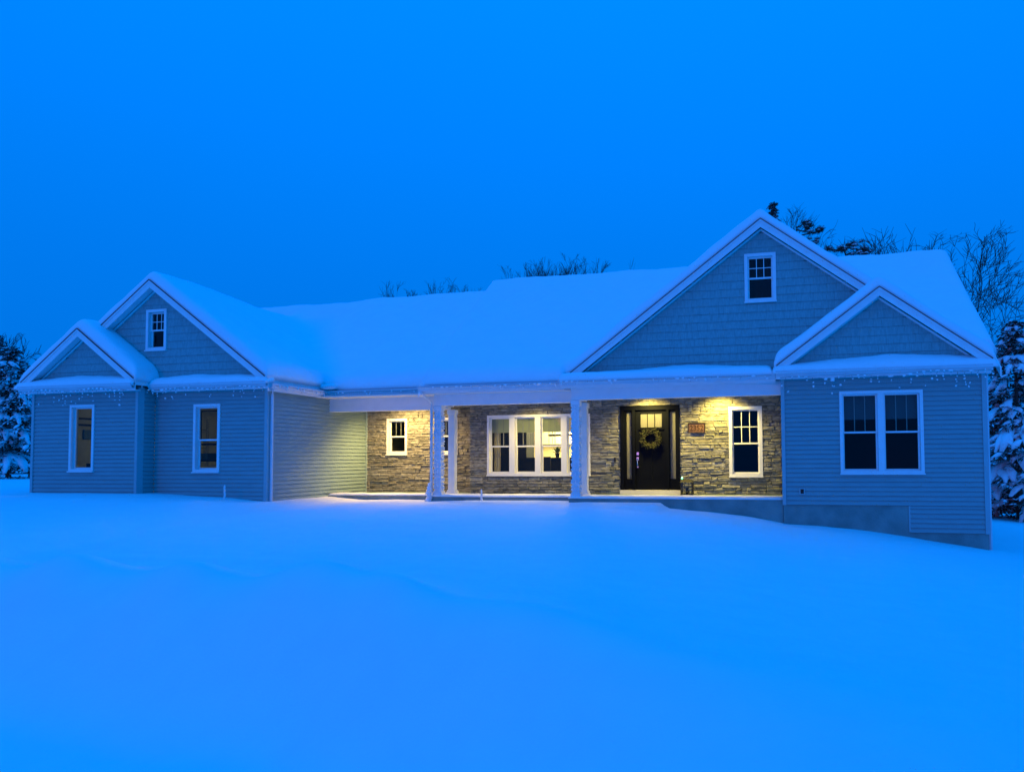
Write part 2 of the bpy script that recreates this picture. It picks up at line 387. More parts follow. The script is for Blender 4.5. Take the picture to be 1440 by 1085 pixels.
# --- windows -------------------------------------------------------------------
def window(T, u0, u1, z0, z1, units=1, mull=.10, case=.065, lites=(3, 2), shade=0.0, split=.5, recess=.05, single=False, casing='trim', label=None, sill=True, shade_m='shade_fabric'):
    """outer casing size; returns hole for the wall"""
    fr = MB(); d0, d1 = -.10, .045
    box_uvz(fr, T, u0, u0 + case, d0, d1, z0, z1); box_uvz(fr, T, u1 - case, u1, d0, d1, z0, z1)
    box_uvz(fr, T, u0 + case, u1 - case, d0, d1 + .004, z1 - case, z1); box_uvz(fr, T, u0 + case, u1 - case, d0, d1 + .004, z0, z0 + case * .8)
    if sill: box_uvz(fr, T, u0 - .01, u1 + .01, d0, d1 + .03, z0 - .03, z0)
    w = hp(fr, 'window', casing)
    if label: w['label'] = label
    iu0, iu1, iz0, iz1 = u0 + case, u1 - case, z0 + case * .8, z1 - case
    uw = (iu1 - iu0 - mull * (units - 1)) / units
    for i in range(units):
        a = iu0 + i * (uw + mull); b = a + uw
        if i: hp(box_uvz(MB(), T, a - mull, a, d0, d1 - .006, iz0 + .001, iz1 - .001), 'mullion', casing, w)
        zm = iz0 + (iz1 - iz0) * split; st = .032
        for (p, q, n, nm) in (((iz0, iz1, -.05, 'sash'),) if single else ((zm - .018, iz1, -.045, 'upper_sash'), (iz0, zm + .018, -.075, 'lower_sash'))):
            s = MB()
            box_uvz(s, T, a, a + st, n - .03, n, p, q); box_uvz(s, T, b - st, b, n - .03, n, p, q)
            box_uvz(s, T, a + st, b - st, n - .03, n + .001, q - st, q); box_uvz(s, T, a + st, b - st, n - .03, n + .001, p, p + st * 1.15)
            hp(s, nm, casing, w)
            hp(box_uvz(MB(), T, a + st, b - st, n - .018, n - .014, p + st, q - st), 'pane', 'glass', w)
            if nm == 'upper_sash' and lites:
                for k in range(1, lites[0]):
                    u = a + st + (b - a - 2 * st) * k / lites[0]; hp(box_uvz(MB(), T, u - .008, u + .008, *((n - .013, n - .006) if lites[1] > 1 else (n - .026, n - .019)), p + st * 1.2, q - st), 'muntin', casing if lites[1] > 1 else 'muntin_grey', w)
                for k in range(1, lites[1]):
                    zz = p + st + (q - p - 2 * st) * k / lites[1]; hp(box_uvz(MB(), T, a + st, b - st, n - .0125, n - .0055, zz - .008, zz + .008), 'muntin', casing, w)
        if shade:
            hp(box_uvz(MB(), T, a + .01, b - .01, -.135, -.13, iz1 - (iz1 - iz0) * shade, iz1 + .02), 'window_shade', shade_m, w)
    return (u0 + .02, u1 - .02, z0 + .02, z1 - .02)

F0 = FRONT(0.0)
# right bump-out -----------------------------------------------------------------
h_r = window(F0, 1.1485, 2.7534, .5573, 2.24, units=2, mull=.125, case=.062, lites=(3, 1), shade=.33, shade_m='shade_dark', label='pair of dark double hung windows with half drawn shades')
w = wall_core(F0, .02, WR - .02, -.09, 2.62, [h_r]); lap(F0, .055, WR - .06, -.09, 2.60, [h_r], w)
w2 = wall_core(F0, 2.4643, WR - .02, -.6272, -.09, [], name='wall'); lap(F0, 2.4643, WR - .06, -.6272 , -.09, [], w2)
hp(box_uvz(MB(), F0, -.02, .055, -.16, .042, -.1, 2.62), 'corner_trim', 'trim_grey')
hp(box_uvz(MB(), F0, WR - .06, WR + .02, -.16, .042, -.64, 2.62), 'corner_trim', 'trim_grey')
hp(MB().box(2.44, 2.47, -.022, .1, -.62, -.1), 'corner_trim', 'trim_grey')
fd = MB(); fd.box(-.0, 2.4643, .0, .25, -1.6, -.092); fd.box(2.4643, WR, .003, .25, -1.8, -.63)
hp(fd, 'foundation', 'concrete')
hp(MB().box(WR - .17, WR - .001, .16, 8.4, -.64, 2.62), 'side_wall', 'siding')
hp(MB().box(WR - .2, WR + .003, .25, 8.4, -2.2, -.645), 'side_foundation', 'concrete')
hp(MB().box(.0, .02, .02, 2.0, -.1, 2.62), 'return_wall', 'siding')
# outlet box
ob = hp(box_uvz(MB(), F0, .322, .434, .005, .05, .117, .25), 'outlet_box', 'trim_grey'); hp(box_uvz(MB(), F0, .345, .41, .05, .056, .14, .23), 'outlet_cover', 'black_metal', ob)

# left wing ------------------------------------------------------------------------
FL, FLS = FRONT(YL), FRONT(YLS)
h_l = window(FLS, -16.393, -15.68, .675, 2.237, case=.06, lites=None, single=True, label='narrow picture window with a dim beige garage behind')
h_m = window(FL, -13.334, -12.61, .6445, 2.216, case=.065, lites=None, split=.47, label='double hung window with shelving in the lit garage behind')
w = wall_core(FLS, XL + .02, XLB - .02, -.3, 2.62, [h_l]); lap(FLS, XL + .05, XLB - .05, -.09, 2.6, [h_l], w)
w = wall_core(FL, XLB + .02, XWL - .02, -.3, 2.62, [h_m]); lap(FL, XLB + .03, XWL - .06, -.09, 2.6, [h_m], w)
hp(box_uvz(MB(), FLS, XL - .02, XL + .05, -.16, .042, -.3, 2.62), 'corner_trim', 'trim_grey')
hp(box_uvz(MB(), FLS, XLB - .05, XLB + .02, -.14, .042, -.3, 2.62), 'corner_trim', 'trim_grey')
RB = RIGHT(XLB); wb = hp(box_uvz(MB(), RB, YLS + .1, YL, -.16, -.02, -.3, 2.62), 'wall', 'siding'); lap(RB, YLS + .14, YL, -.09, 2.6, [], wb)
RW = RIGHT(XWL); wr = hp(box_uvz(MB(), RW, YL + .1, YW2 + .1, -.16, -.02, -.4, 2.62), 'wall', 'siding'); lap(RW, YL + .06, YW2 - .02, -.14, 2.6, [], wr)
hp(box_uvz(MB(), FL, XWL - .06, XWL + .02, -.09, .042, -.3, 2.62), 'corner_trim', 'trim_grey')
hp(MB().box(XWL + .02, XWL + .045, YW2 - .07, YW2 - .005, -.02, 2.6), 'corner_trim', 'trim_grey')
hp(MB().box(XL, XL + .15, YLS + .15, 8.4, -.4, 2.62), 'side_wall', 'siding')
hp(MB().box(XL, WR, 8.4, 8.55, -2, 2.62), 'back_wall', 'siding')

# gables -------------------------------------------------------------------------------
FG = FRONT(YG)
hg = window(FG, -.75, -.073, 4.313, 5.378, case=.07, lites=(3, 2), label='attic window with six small panes above one large pane')
shakes(FG, GX0, GX1, GXA, ZR, [hg], 2.66)
shakes(F0, SX0, SX1, SXA, ZR, [], 2.66)
hl = window(FL, -14.72, -14.14, 3.537, 4.508, case=.065, lites=(3, 2), label='small attic window in the left gable')
shakes(FL, LX0, LX1, LXA, ZR, [hl], 2.66)
shakes(FLS, TX0, TX1, TXA, ZR, [], 2.66)
# dark attic spaces behind the gable windows
hp(MB().box(-1.4, .5, YG + .6, YG + .65, 3.9, 5.4), 'attic_partition', 'dark_room'); hp(MB().box(-15.2, -13.6, YL + .6, YL + .65, 3.2, 4.6), 'attic_partition', 'dark_room')

def gable_roof(x0, x1, yf, yb, zr, face_y, right_only=None):
    xa = (x0 + x1) / 2; za = zr + SL * (xa - x0)
    roof = MB()
    for s, xe in ((1, x0), (-1, x1)):
        t = .10
        roof.hexa([(xe, yf, zr - t), (xa, yf, za - t), (xa, yb, za - t), (xe, yb, zr - t), (xe, yf, zr), (xa, yf, za), (xa, yb, za), (xe, yb, zr)] if s > 0 else
                  [(xa, yf, za - t), (xe, yf, zr - t), (xe, yb, zr - t), (xa, yb, za - t), (xa, yf, za), (xe, yf, zr), (xe, yb, zr), (xa, yb, za)])
    ro = hp(roof, 'roof', 'roof_shingle')
    for s, xe in ((1, x0), (-1, x1)):
        rk = MB(); dd = .012
        P = lambda x, z, t: (x, yf - .028 + t, z)
        rk.prism([(xe, zr - .009), (xa, za - .009), (xa, za - .185), (xe, zr - .185)], P, 0, .026); hp(rk, 'rake_board', 'trim', ro)
        rk2 = MB().prism([(xe, zr - .009), (xa, za - .009), (xa, za - .062), (xe, zr - .062)], P, -.018, 0); hp(rk2, 'rake_moulding', 'trim', ro)
        de = MB().prism([(xe, zr + .008), (xa, za + .008), (xa, za - .008), (xe, zr - .008)], P, -.030, .03); hp(de, 'drip_edge', 'dark_edge', ro)
        so = MB().prism([(xe, zr - .101), (xa, za - .101), (xa, za - .118), (xe, zr - .118)], lambda x, z, t: (x, t, z), yf, face_y - .004); hp(so, 'soffit', 'trim', ro)
        hp(MB().box(min(xe, xe - .014 * s), max(xe, xe - .014 * s), yf, yb, zr - .15, zr - .004), 'eave_fascia', 'trim', ro)
        fz = MB().prism([(xe, zr - .15), (xa, za - .15), (xa, za - .205), (xe, zr - .205)], lambda x, z, t: (x, face_y - .025 + t, z), 0, .02); hp(fz, 'frieze_strip', 'trim', ro)
    return ro
gable_roof(GX0, GX1, YG - OHY, 5.0, ZR, YG)
gable_roof(SX0, SX1, -OHY, YG - .02, ZR, 0.0)
gable_roof(LX0, LX1, YL - OHY, 7.5, ZR, YL)
gable_roof(TX0, TX1, YLS - OHY, YL - .02, ZR, YLS)

# main roofs -----------------------------------------------------------------------------
Z0 = 2.66
def slope_roof(x0, x1, ye, yr, zb=Z0, yb=8.9, ystart=None):
    zr_ = zb + SL * (yr - ye); t = .12; mb = MB(); ys = ye if ystart is None else ystart; zs = zb + SL * (ys - ye)
    mb.hexa([(x0, ys, zs - t), (x1, ys, zs - t), (x1, yr, zr_ - t), (x0, yr, zr_ - t), (x0, ys, zs), (x1, ys, zs), (x1, yr, zr_), (x0, yr, zr_)])
    zk = zr_ - SL * (yb - yr)
    mb.hexa([(x0, yr, zr_ - t), (x1, yr, zr_ - t), (x1, yb, zk - t), (x0, yb, zk - t), (x0, yr, zr_), (x1, yr, zr_), (x1, yb, zk), (x0, yb, zk)])
    return hp(mb, 'roof', 'roof_shingle')
slope_roof(-17.5, XSTEP - .002, EAVE_L, RID_L); rr = slope_roof(XSTEP, GX0 - .01, EAVE_R, RID_R); slope_roof(GX0 - .008, XRR, EAVE_R, RID_R, ystart=YG + .1)
for xg, (ye, yr) in ((WR - .1, (EAVE_R, RID_R)), (XL + .1, (EAVE_L, RID_L)), (XSTEP + .02, (EAVE_R, RID_R))):
    zt = Z0 + SL * (yr - ye) - .14
    hp(MB().prism([(ye + .4, 2.6), (8.3, 2.6), (yr, zt)], lambda y, z, t: (t, y, z), xg - .05, xg), 'gable_end_wall', 'siding')
zt = Z0 + SL * (RID_R - EAVE_R)
for a, b in (((EAVE_R, Z0), (RID_R, zt)),):
    hp(MB().prism([(a[0], a[1] - .01), (b[0], b[1] - .01), (b[0], b[1] - .19), (a[0], a[1] - .19)], lambda y, z, t: (t, y, z), XRR, XRR + .03), 'rake_board', 'trim', rr)
    hp(MB().prism([(a[0], a[1] - .01), (b[0], b[1] - .01), (b[0], b[1] - .16), (a[0], a[1] - .16)], lambda y, z, t: (t, y, z), XSTEP - .03, XSTEP - .001), 'rake_board', 'trim', rr)

# porch ----------------------------------------------------------------------------------
for i, (a, b, y, zb) in enumerate(BEAMS):
    hp(MB().box(a + .002, b, y, y + .2, zb, 2.52), 'beam', 'trim', bevel=.008)
    if i:
        hp(MB().box(a + .01, a + .19, y + .201, y + .78, zb + .002, 2.55), 'beam', 'trim', bevel=.008)
for a, b, y0, y1 in ((XWL + .03, -8.04, 1.15, 2.79), (-8.03, -4.54, .751, 2.12), (-4.53, -.01, .321, 2.12)):
    mb = MB(); k = a
    while k < b: mb.box(k + .003, min(k + .15, b), y0, y1, 2.44, 2.46); k += .15
    hp(mb, 'porch_ceiling', 'porch_ceiling')
hp(MB().box(XWL + .03, -.01, .34, 2.9, 2.462, 2.50), 'ceiling_deck', 'porch_ceiling')
fl = MB(); fl.box(XWL + .06, -8.27, .85, 2.9, -.6, 0); fl.box(-8.27, -4.68, .45, 2.6, -.6, .001); fl.box(-4.68, -.001, .05, 2.3, -.9, .002)
hp(fl, 'porch_floor', 'concrete', bevel=.01)

def column(x, y, zt, w=.17):
    c = hp(MB().box(x - w / 2, x + w / 2, y - w / 2, y + w / 2, .05, zt - .0), 'column', 'trim', bevel=.006)
    hp(MB().box(x - w / 2 - .035, x + w / 2 + .035, y - w / 2 - .035, y + w / 2 + .035, .003, .10), 'column_base', 'trim', c, bevel=.012)
    hp(MB().box(x - w / 2 - .02, x + w / 2 + .02, y - w / 2 - .02, y + w / 2 + .02, .10, .135), 'column_base', 'trim', c, bevel=.01)
    hp(MB().box(x - w / 2 - .022, x + w / 2 + .022, y - w / 2 - .022, y + w / 2 + .022, zt - .12, zt - .005), 'column_cap', 'trim', c, bevel=.01)
COLS = [(-8.13, .66, 2.20), (-8.02, 1.20, 2.137), (-4.54, .23, 2.217), (-4.505, .79, 2.20)]
for c in COLS: column(*c)

# gutters and fascia -------------------------------------------------------------------
GP = [(0, 0), (0, -.115), (.075, -.115), (.095, -.06), (.115, -.03), (.115, 0), (.105, 0), (.105, -.025), (.085, -.055), (.068, -.105), (.01, -.105), (.01, 0)]
def gutter(x0, x1, y, z, along='x', side=1):
    f = (lambda u, v, t: (t, y - u, z + v)) if along == 'x' else (lambda u, v, t: (y + u * side, t, z + v))
    gq = hp(MB().prism(GP, f, x0, x1), 'gutter', 'gutter')
    fb = MB()
    if along == 'x': fb.box(x0, x1, y + .001, y + .03, z - .17, z + .01)
    else: fb.box(min(y - .001 * side, y - .03 * side), max(y - .001 * side, y - .03 * side), x0, x1, z - .17, z + .01)
    hp(fb, 'fascia', 'trim')
ZG = 2.68; ZP = 2.63
gutter(-.12, 3.98, -.22, ZG); gutter(-4.80, -.125, -.14, ZP); gutter(-8.38, -4.805, .12, ZP); gutter(-11.10, -8.385, .55, ZP)
gutter(YL - .2, .52, -11.20, ZP, 'y', 1)
gutter(-14.355, -11.2, YL - .22, ZG); gutter(-17.63, -14.36, YLS - .22, ZG)
# soffits under the eaves
for x0, x1, y0, y1 in ((-.1, 3.98, -.19, -.025), (-4.78, -.12, -.109, .119), (-8.36, -4.8, .151, .549), (-11.18, -8.37, .581, .949), (-14.34, -11.25, YL - .189, YL - .03), (-17.6, -14.38, YLS - .189, YLS - .03)):
    hp(MB().box(x0, x1, y0, y1, 2.522, 2.542), 'soffit', 'trim')
hp(MB().box(XWL + .03, -11.24, YL - .15, .94, 2.523, 2.543), 'soffit', 'trim')
# pent roofs below the gables
for x0, x1, y0, y1 in ((-.1, 3.98, -.2, -.02), (-4.78, -.12, -.10, YG - .02), (-14.35, -11.25, YL - .2, YL - .02), (-17.6, -14.37, YLS - .2, YLS - .02)):
    hp(MB().hexa([(x0, y0, 2.58), (x1, y0, 2.58), (x1, y1, 2.6), (x0, y1, 2.6), (x0, y0, 2.63), (x1, y0, 2.63), (x1, y1, 2.70), (x0, y1, 2.70)]), 'pent_roof', 'roof_shingle')
# downspouts
def downspout(pts, s=.034, m='gutter'):
    hp(MB().tube(pts, s, 6), 'downspout', m)
downspout([(-11.14, YL - .12, 2.56), (-11.14, YL - .12, 2.50), (-11.30, YL + .06, 2.38), (-11.30, YL + .06, -.2)])
downspout([(-8.30, .06, 2.56), (-8.30, .06, 2.46), (-8.26, .48, 2.28), (-8.26, .51, 2.2), (-8.26, .51, .1), (-8.28, .40, -.02), (-8.28, .38, -.3)])
downspout([(WR + .06, -.12, 2.62), (WR + .055, .1, 2.45), (WR + .055, .1, -1.3)])

# stone walls -----------------------------------------------------------------------------
ALL_STONES = []
def stone_wall(T, u0, u1, z0, z1, holes, rnd, name):
    wall = wall_core(T, u0, u1, z0 - .3, z1, holes, th=.18, off=0.0, name='stone_wall', m='mortar')
    z = z0
    while z < z1 - .02:
        rh = min(rnd.choice((.055, .065, .075, .09, .11)), z1 - z)
        if z1 - z - rh < .04: rh = z1 - z
        u = u0 - rnd.uniform(0, .2)
        while u < u1:
            w = rnd.choice((.12, .16, .22, .28, .34, .42)) * rnd.uniform(.85, 1.15)
            pieces = [(u, u + w, z, z + rh)]
            if rh > .10 and rnd.random() < .35:
                q = rnd.uniform(.4, .6) * rh; pieces = [(u, u + w, z, z + q), (u, u + w, z + q, z + rh)]
            for (a, b, c, d) in pieces:
                a, b = max(a, u0), min(b, u1); ok = True
                for h in holes:
                    ou = min(b, h[1]) - max(a, h[0]); oz = min(d, h[3]) - max(c, h[2])
                    if ou > 0 and oz > 0:
                        if oz < (d - c) * .7 and (c < h[2] or d > h[3]):
                            if d > h[3] > c: c = h[3]
                            else: d = h[2]
                        elif a < h[0] and b > h[0]: b = h[0]
                        elif a < h[1] and b > h[1]: a = h[1]
                        else: ok = False
                if ok and b - a > .03 and d - c > .025: ALL_STONES.append(((b - a) * (d - c), T, a + .003, b - .003, c + .002, d - .002, wall, rnd.random()))
            u += w
        z += rh
def stone_mesh(mb, T, a, b, c, d, rnd):
    n = rnd.uniform(.014, .046); e = min(.016, (d - c) * .22, (b - a) * .2); j = lambda s=.006: rnd.uniform(-s, s)
    base = [T(a, 0, c), T(b, 0, c), T(b, 0, d), T(a, 0, d)]
    mid = [T(a + j(.003), n * .62, c + j(.002)), T(b + j(.003), n * .62, c + j(.002)), T(b + j(.003), n * .62, d + j(.002)), T(a + j(.003), n * .62, d + j(.002))]
    fr = [T(a + e + j(), n + j(.009), c + e + j(.004)), T(b - e + j(), n + j(.009), c + e + j(.004)), T(b - e + j(), n + j(.009), d - e + j(.004)), T(a + e + j(), n + j(.009), d - e + j(.004))]
    k = len(mb.v); mb.v += base + mid + fr
    for r_ in (0, 4):
        for i in range(4): mb.f.append((k + r_ + i, k + r_ + (i + 1) % 4, k + r_ + 4 + (i + 1) % 4, k + r_ + 4 + i))
    mb.f.append((k + 8, k + 9, k + 10)); mb.f.append((k + 8, k + 10, k + 11))
FW, FW2 = FRONT(YW), FRONT(YW2)
door_h = (-3.90, -2.425, .0, 2.188)
h_e = window(FW, -1.2345, -.4461, .4474, 2.121, case=.075, lites=(3, 2), split=.47, label='brightly trimmed double hung window right of the front door')
h_q = window(FW, -7.4483, -4.6807, .482, 2.029, units=4, mull=.15, case=.062, lites=(3, 1), shade=.27, split=.48, shade_m='lit_shade', label='row of four tall windows with grey shades and lit kitchen behind')
h_s = window(FW2, -10.711, -10.088, 1.0448, 2.0376, case=.06, lites=(3, 1), split=.5, label='small double hung porch window in the stone wall')
h_s2 = window(FW2, -9.20, -8.577, 1.0448, 2.0376, case=.06, lites=(3, 1), split=.5, label='small porch window half hidden behind the columns')
rs = random.Random(11)
stone_wall(FW, XJ, -.001, .002, 2.44, [door_h, h_e, h_q], rs, 'a'); stone_wall(FW2, XWL + .03, -8.0, .002, 2.44, [h_s, h_s2], rs, 'b')
hp(MB().box(XJ, XJ + .18, YW + .18, YW2 + .2, -.2, 2.44), 'stone_return', 'mortar')
ALL_STONES.sort(key=lambda s: -s[0])
rest = {}
for i, (ar, T, a, b, c, d, wall, q) in enumerate(ALL_STONES):
    if i < 290:
        mb = MB(); stone_mesh(mb, T, a, b, c, d, rs); hp(mb, 'stone', 'ledge_stone', wall)
    else:
        stone_mesh(rest.setdefault(wall.name, (MB(), wall))[0], T, a, b, c, d, rs)
for mb, wall in rest.values(): hp(mb, 'small_stones', 'ledge_stone', wall, kind='stuff')

# front door -----------------------------------------------------------------------------------
DU, DZ = -3.904, 0
def dB(mb, u0, u1, n0, n1, z0, z1): return box_uvz(mb, FW, DU + u0, DU + u1, n0, n1, z0, z1)
fr = MB()
for (a, b, c, d) in ((0, .085, .11, 2.19), (1.395, 1.48, .11, 2.19), (.085, 1.395, 2.085, 2.19), (.30, .375, .11, 2.085), (1.165, 1.215, .11, 2.085)): dB(fr, a, b, -.12, .06, c, d)
for a, b, g0, g1 in ((.085, .30, .15, .272), (1.215, 1.395, 1.24, 1.375)):
    dB(fr, a, g0, -.08, 0, .11, 2.085); dB(fr, g1, b, -.08, 0, .11, 2.085); dB(fr, g0, g1, -.08, .001, .11, .384); dB(fr, g0, g1, -.08, .001, 2.03, 2.085)
door = hp(fr, 'door_frame', 'black_door', label='black front door with sidelights')
for g0, g1 in ((.15, .272), (1.24, 1.375)): hp(dB(MB(), g0, g1, -.055, -.045, .384, 2.03), 'sidelight_pane', 'frosted', door)
sl = MB(); dB(sl, .378, .50, -.06, -.015, .115, 2.08); dB(sl, 1.04, 1.162, -.06, -.015, .115, 2.08); dB(sl, .50, 1.04, -.06, -.014, 1.995, 2.08); dB(sl, .50, 1.04, -.06, -.014, .115, .34); dB(sl, .50, 1.04, -.06, -.014, 1.50, 1.653)
dB(sl, .745, .795, -.06, -.015, .34, 1.50); dB(sl, .50, .745, -.055, -.03, .34, 1.50); dB(sl, .795, 1.04, -.055, -.03, .34, 1.50)
dB(sl, .46, 1.08, -.02, .02, 1.60, 1.64)
slab = hp(sl, 'door_slab', 'black_door', door)
for k in range(3): hp(dB(MB(), .505 + k * .18, .505 + k * .18 + .165, -.045, -.035, 1.655, 1.993), 'door_pane', 'frosted', door)
for k in (1, 2): hp(dB(MB(), .49 + k * .18, .505 + k * .18, -.058, -.012, 1.654, 1.994), 'door_muntin', 'black_door', door)
hd = MB(); yy = YW + .015
dB(hd, .405, .46, -.014, .012, .97, 1.04); dB(hd, .405, .455, -.014, .008, .84, .92); dB(hd, .415, .445, -.014, .010, .66, .70)
hd.tube([(DU + .43, YW + .0, .89), (DU + .43, YW - .045, .87), (DU + .43, YW - .055, .80), (DU + .43, YW - .05, .72), (DU + .43, YW, .68)], .011, 8)
hp(hd, 'door_handle', 'steel', door)
hp(dB(MB(), -.01, 1.49, -.12, .10, .004, .108), 'threshold', 'threshold', door)
hp(box_uvz(MB(), FW, -4.06, -4.02, .04, .065, .80, .92), 'doorbell', 'black_metal')

# rooms behind the glass ---------------------------------------------------------------------------
def room(x0, x1, y0, y1, z0, z1, m, front=True):
    mb = MB(); t = .05
    mb.box(x0 - t, x1 + t, y1, y1 + t, z0, z1); mb.box(x0 - t, x0, y0, y1, z0, z1); mb.box(x1, x1 + t, y0, y1, z0, z1)
    mb.box(x0 - t, x1 + t, y0, y1 + t, z1, z1 + t)
    r_ = hp(mb, 'room_walls', m); hp(MB().box(x0, x1, y0, y1, z0 - .05, z0), 'room_floor', 'floor_wood', r_); return r_
room(-17.3, -11.6, -1.2, 5.5, -.1, 2.6, 'garage_wall')
hp(MB().box(-17.3, -14.7, -1.68, -1.2, 2.6, 2.65), 'room_ceiling', 'garage_wall'); hp(MB().box(-17.35, -17.3, -1.69, -1.2, -.1, 2.6), 'room_side', 'garage_wall'); hp(MB().box(-17.3, -14.7, -1.69, -1.2, -.15, -.1), 'room_floor', 'concrete')
room(-9.3, -4.35, YW2 + .25, 6.4, .0, 2.55, 'cream'); hp(MB().box(-7.75, -7.7, YW + .25, YW2 + .25, 0, 2.55), 'room_side', 'cream'); hp(MB().box(-4.35, -4.3, YW + .25, YW2 + .25, 0, 2.55), 'room_side', 'cream'); hp(MB().box(-7.7, -4.35, YW + .25, YW2 + .25, 2.55, 2.6), 'room_ceiling', 'cream'); hp(MB().box(-9.3, -7.45, 5.0, 5.08, 0, 2.55), 'room_partition', 'dark_room')
room(-4.2, -2.1, YW + .25, 4.6, .0, 2.55, 'cream')
room(-1.95, -.05, YW + .25, 5.0, .0, 2.55, 'dark_room'); room(.2, 3.6, .25, 5.0, -.1, 2.6, 'dark_room'); room(-11.2, -9.45, YW2 + .25, 6.0, 0, 2.55, 'dark_room'); hp(MB().box(-9.45, -8.05, YW2 + .19, YW2 + .22, 0, 2.55), 'room_partition', 'dark_room')
def lamp_fixture(x, y, z, power, colr=(1, .82, .36), r=.14, label='', name='ceiling_light', soft=.12):
    t = empty(name, (x, y, z), label=label, category='lamp')
    b = MB().tube([(0, 0, 0), (0, 0, -.03)], [r, r], 16).build('lamp_housing', 'trim', t)
    MB().lump((0, 0, -.05), r * .8, r * .8, .04, rings=5, seg=14, jit=0).build('lamp_diffuser', 'lamp_glow', t, smooth=True)
    ld = bpy.data.lights.new('bulb', 'POINT'); ld.energy = power; ld.color = colr; ld.shadow_soft_size = soft
    lo = bpy.data.objects.new('bulb', ld); col.objects.link(lo); lo.parent = t; lo.location = (0, 0, -.22 if soft < .3 else -.65)
lamp_fixture(-14.9, 1.0, 2.6, 24, colr=(1, .90, .55), label='round garage ceiling light seen beyond the shelving', name='ceiling_light')
lamp_fixture(-5.9, 5.0, 2.55, 650, label='round kitchen ceiling light behind the four windows', name='ceiling_light', soft=.6)
lamp_fixture(-3.2, 3.6, 2.55, 3, label='round hall ceiling light behind the front door', name='ceiling_light')

# porch recessed lights
def can_light(x, y, power, cone, colr):
    rg = hp(MB().tube([(x, y, 2.445), (x, y, 2.432)], [.075, .085], 20), 'recessed_light', 'trim')
    hp(MB().tube([(x, y, 2.433), (x, y, 2.428)], [.055, .055], 16), 'lamp_lens', 'lamp_glow', rg)
    ld = bpy.data.lights.new('porch_bulb', 'SPOT'); ld.energy = power; ld.color = colr; ld.spot_size = R(cone); ld.spot_blend = .8; ld.shadow_soft_size = .08
    lo = bpy.data.objects.new('porch_bulb', ld); col.objects.link(lo); lo.parent = rg; lo.location = (x, y, 2.415); lo.rotation_euler = (R(14 if cone > 150 else 26), 0, 0)      # wall washers aimed at the stone
for x, y, p, c, q in ((-9.85, 1.90, 640, 160, (1, .66, .21)), (-6.1, 1.05, 220, 116, (1, .74, .15)), (-3.15, 1.50, 440, 130, (1, .75, .15)), (-1.42, 1.58, 430, 130, (1, .75, .14))): can_light(x, y, p, c, q)

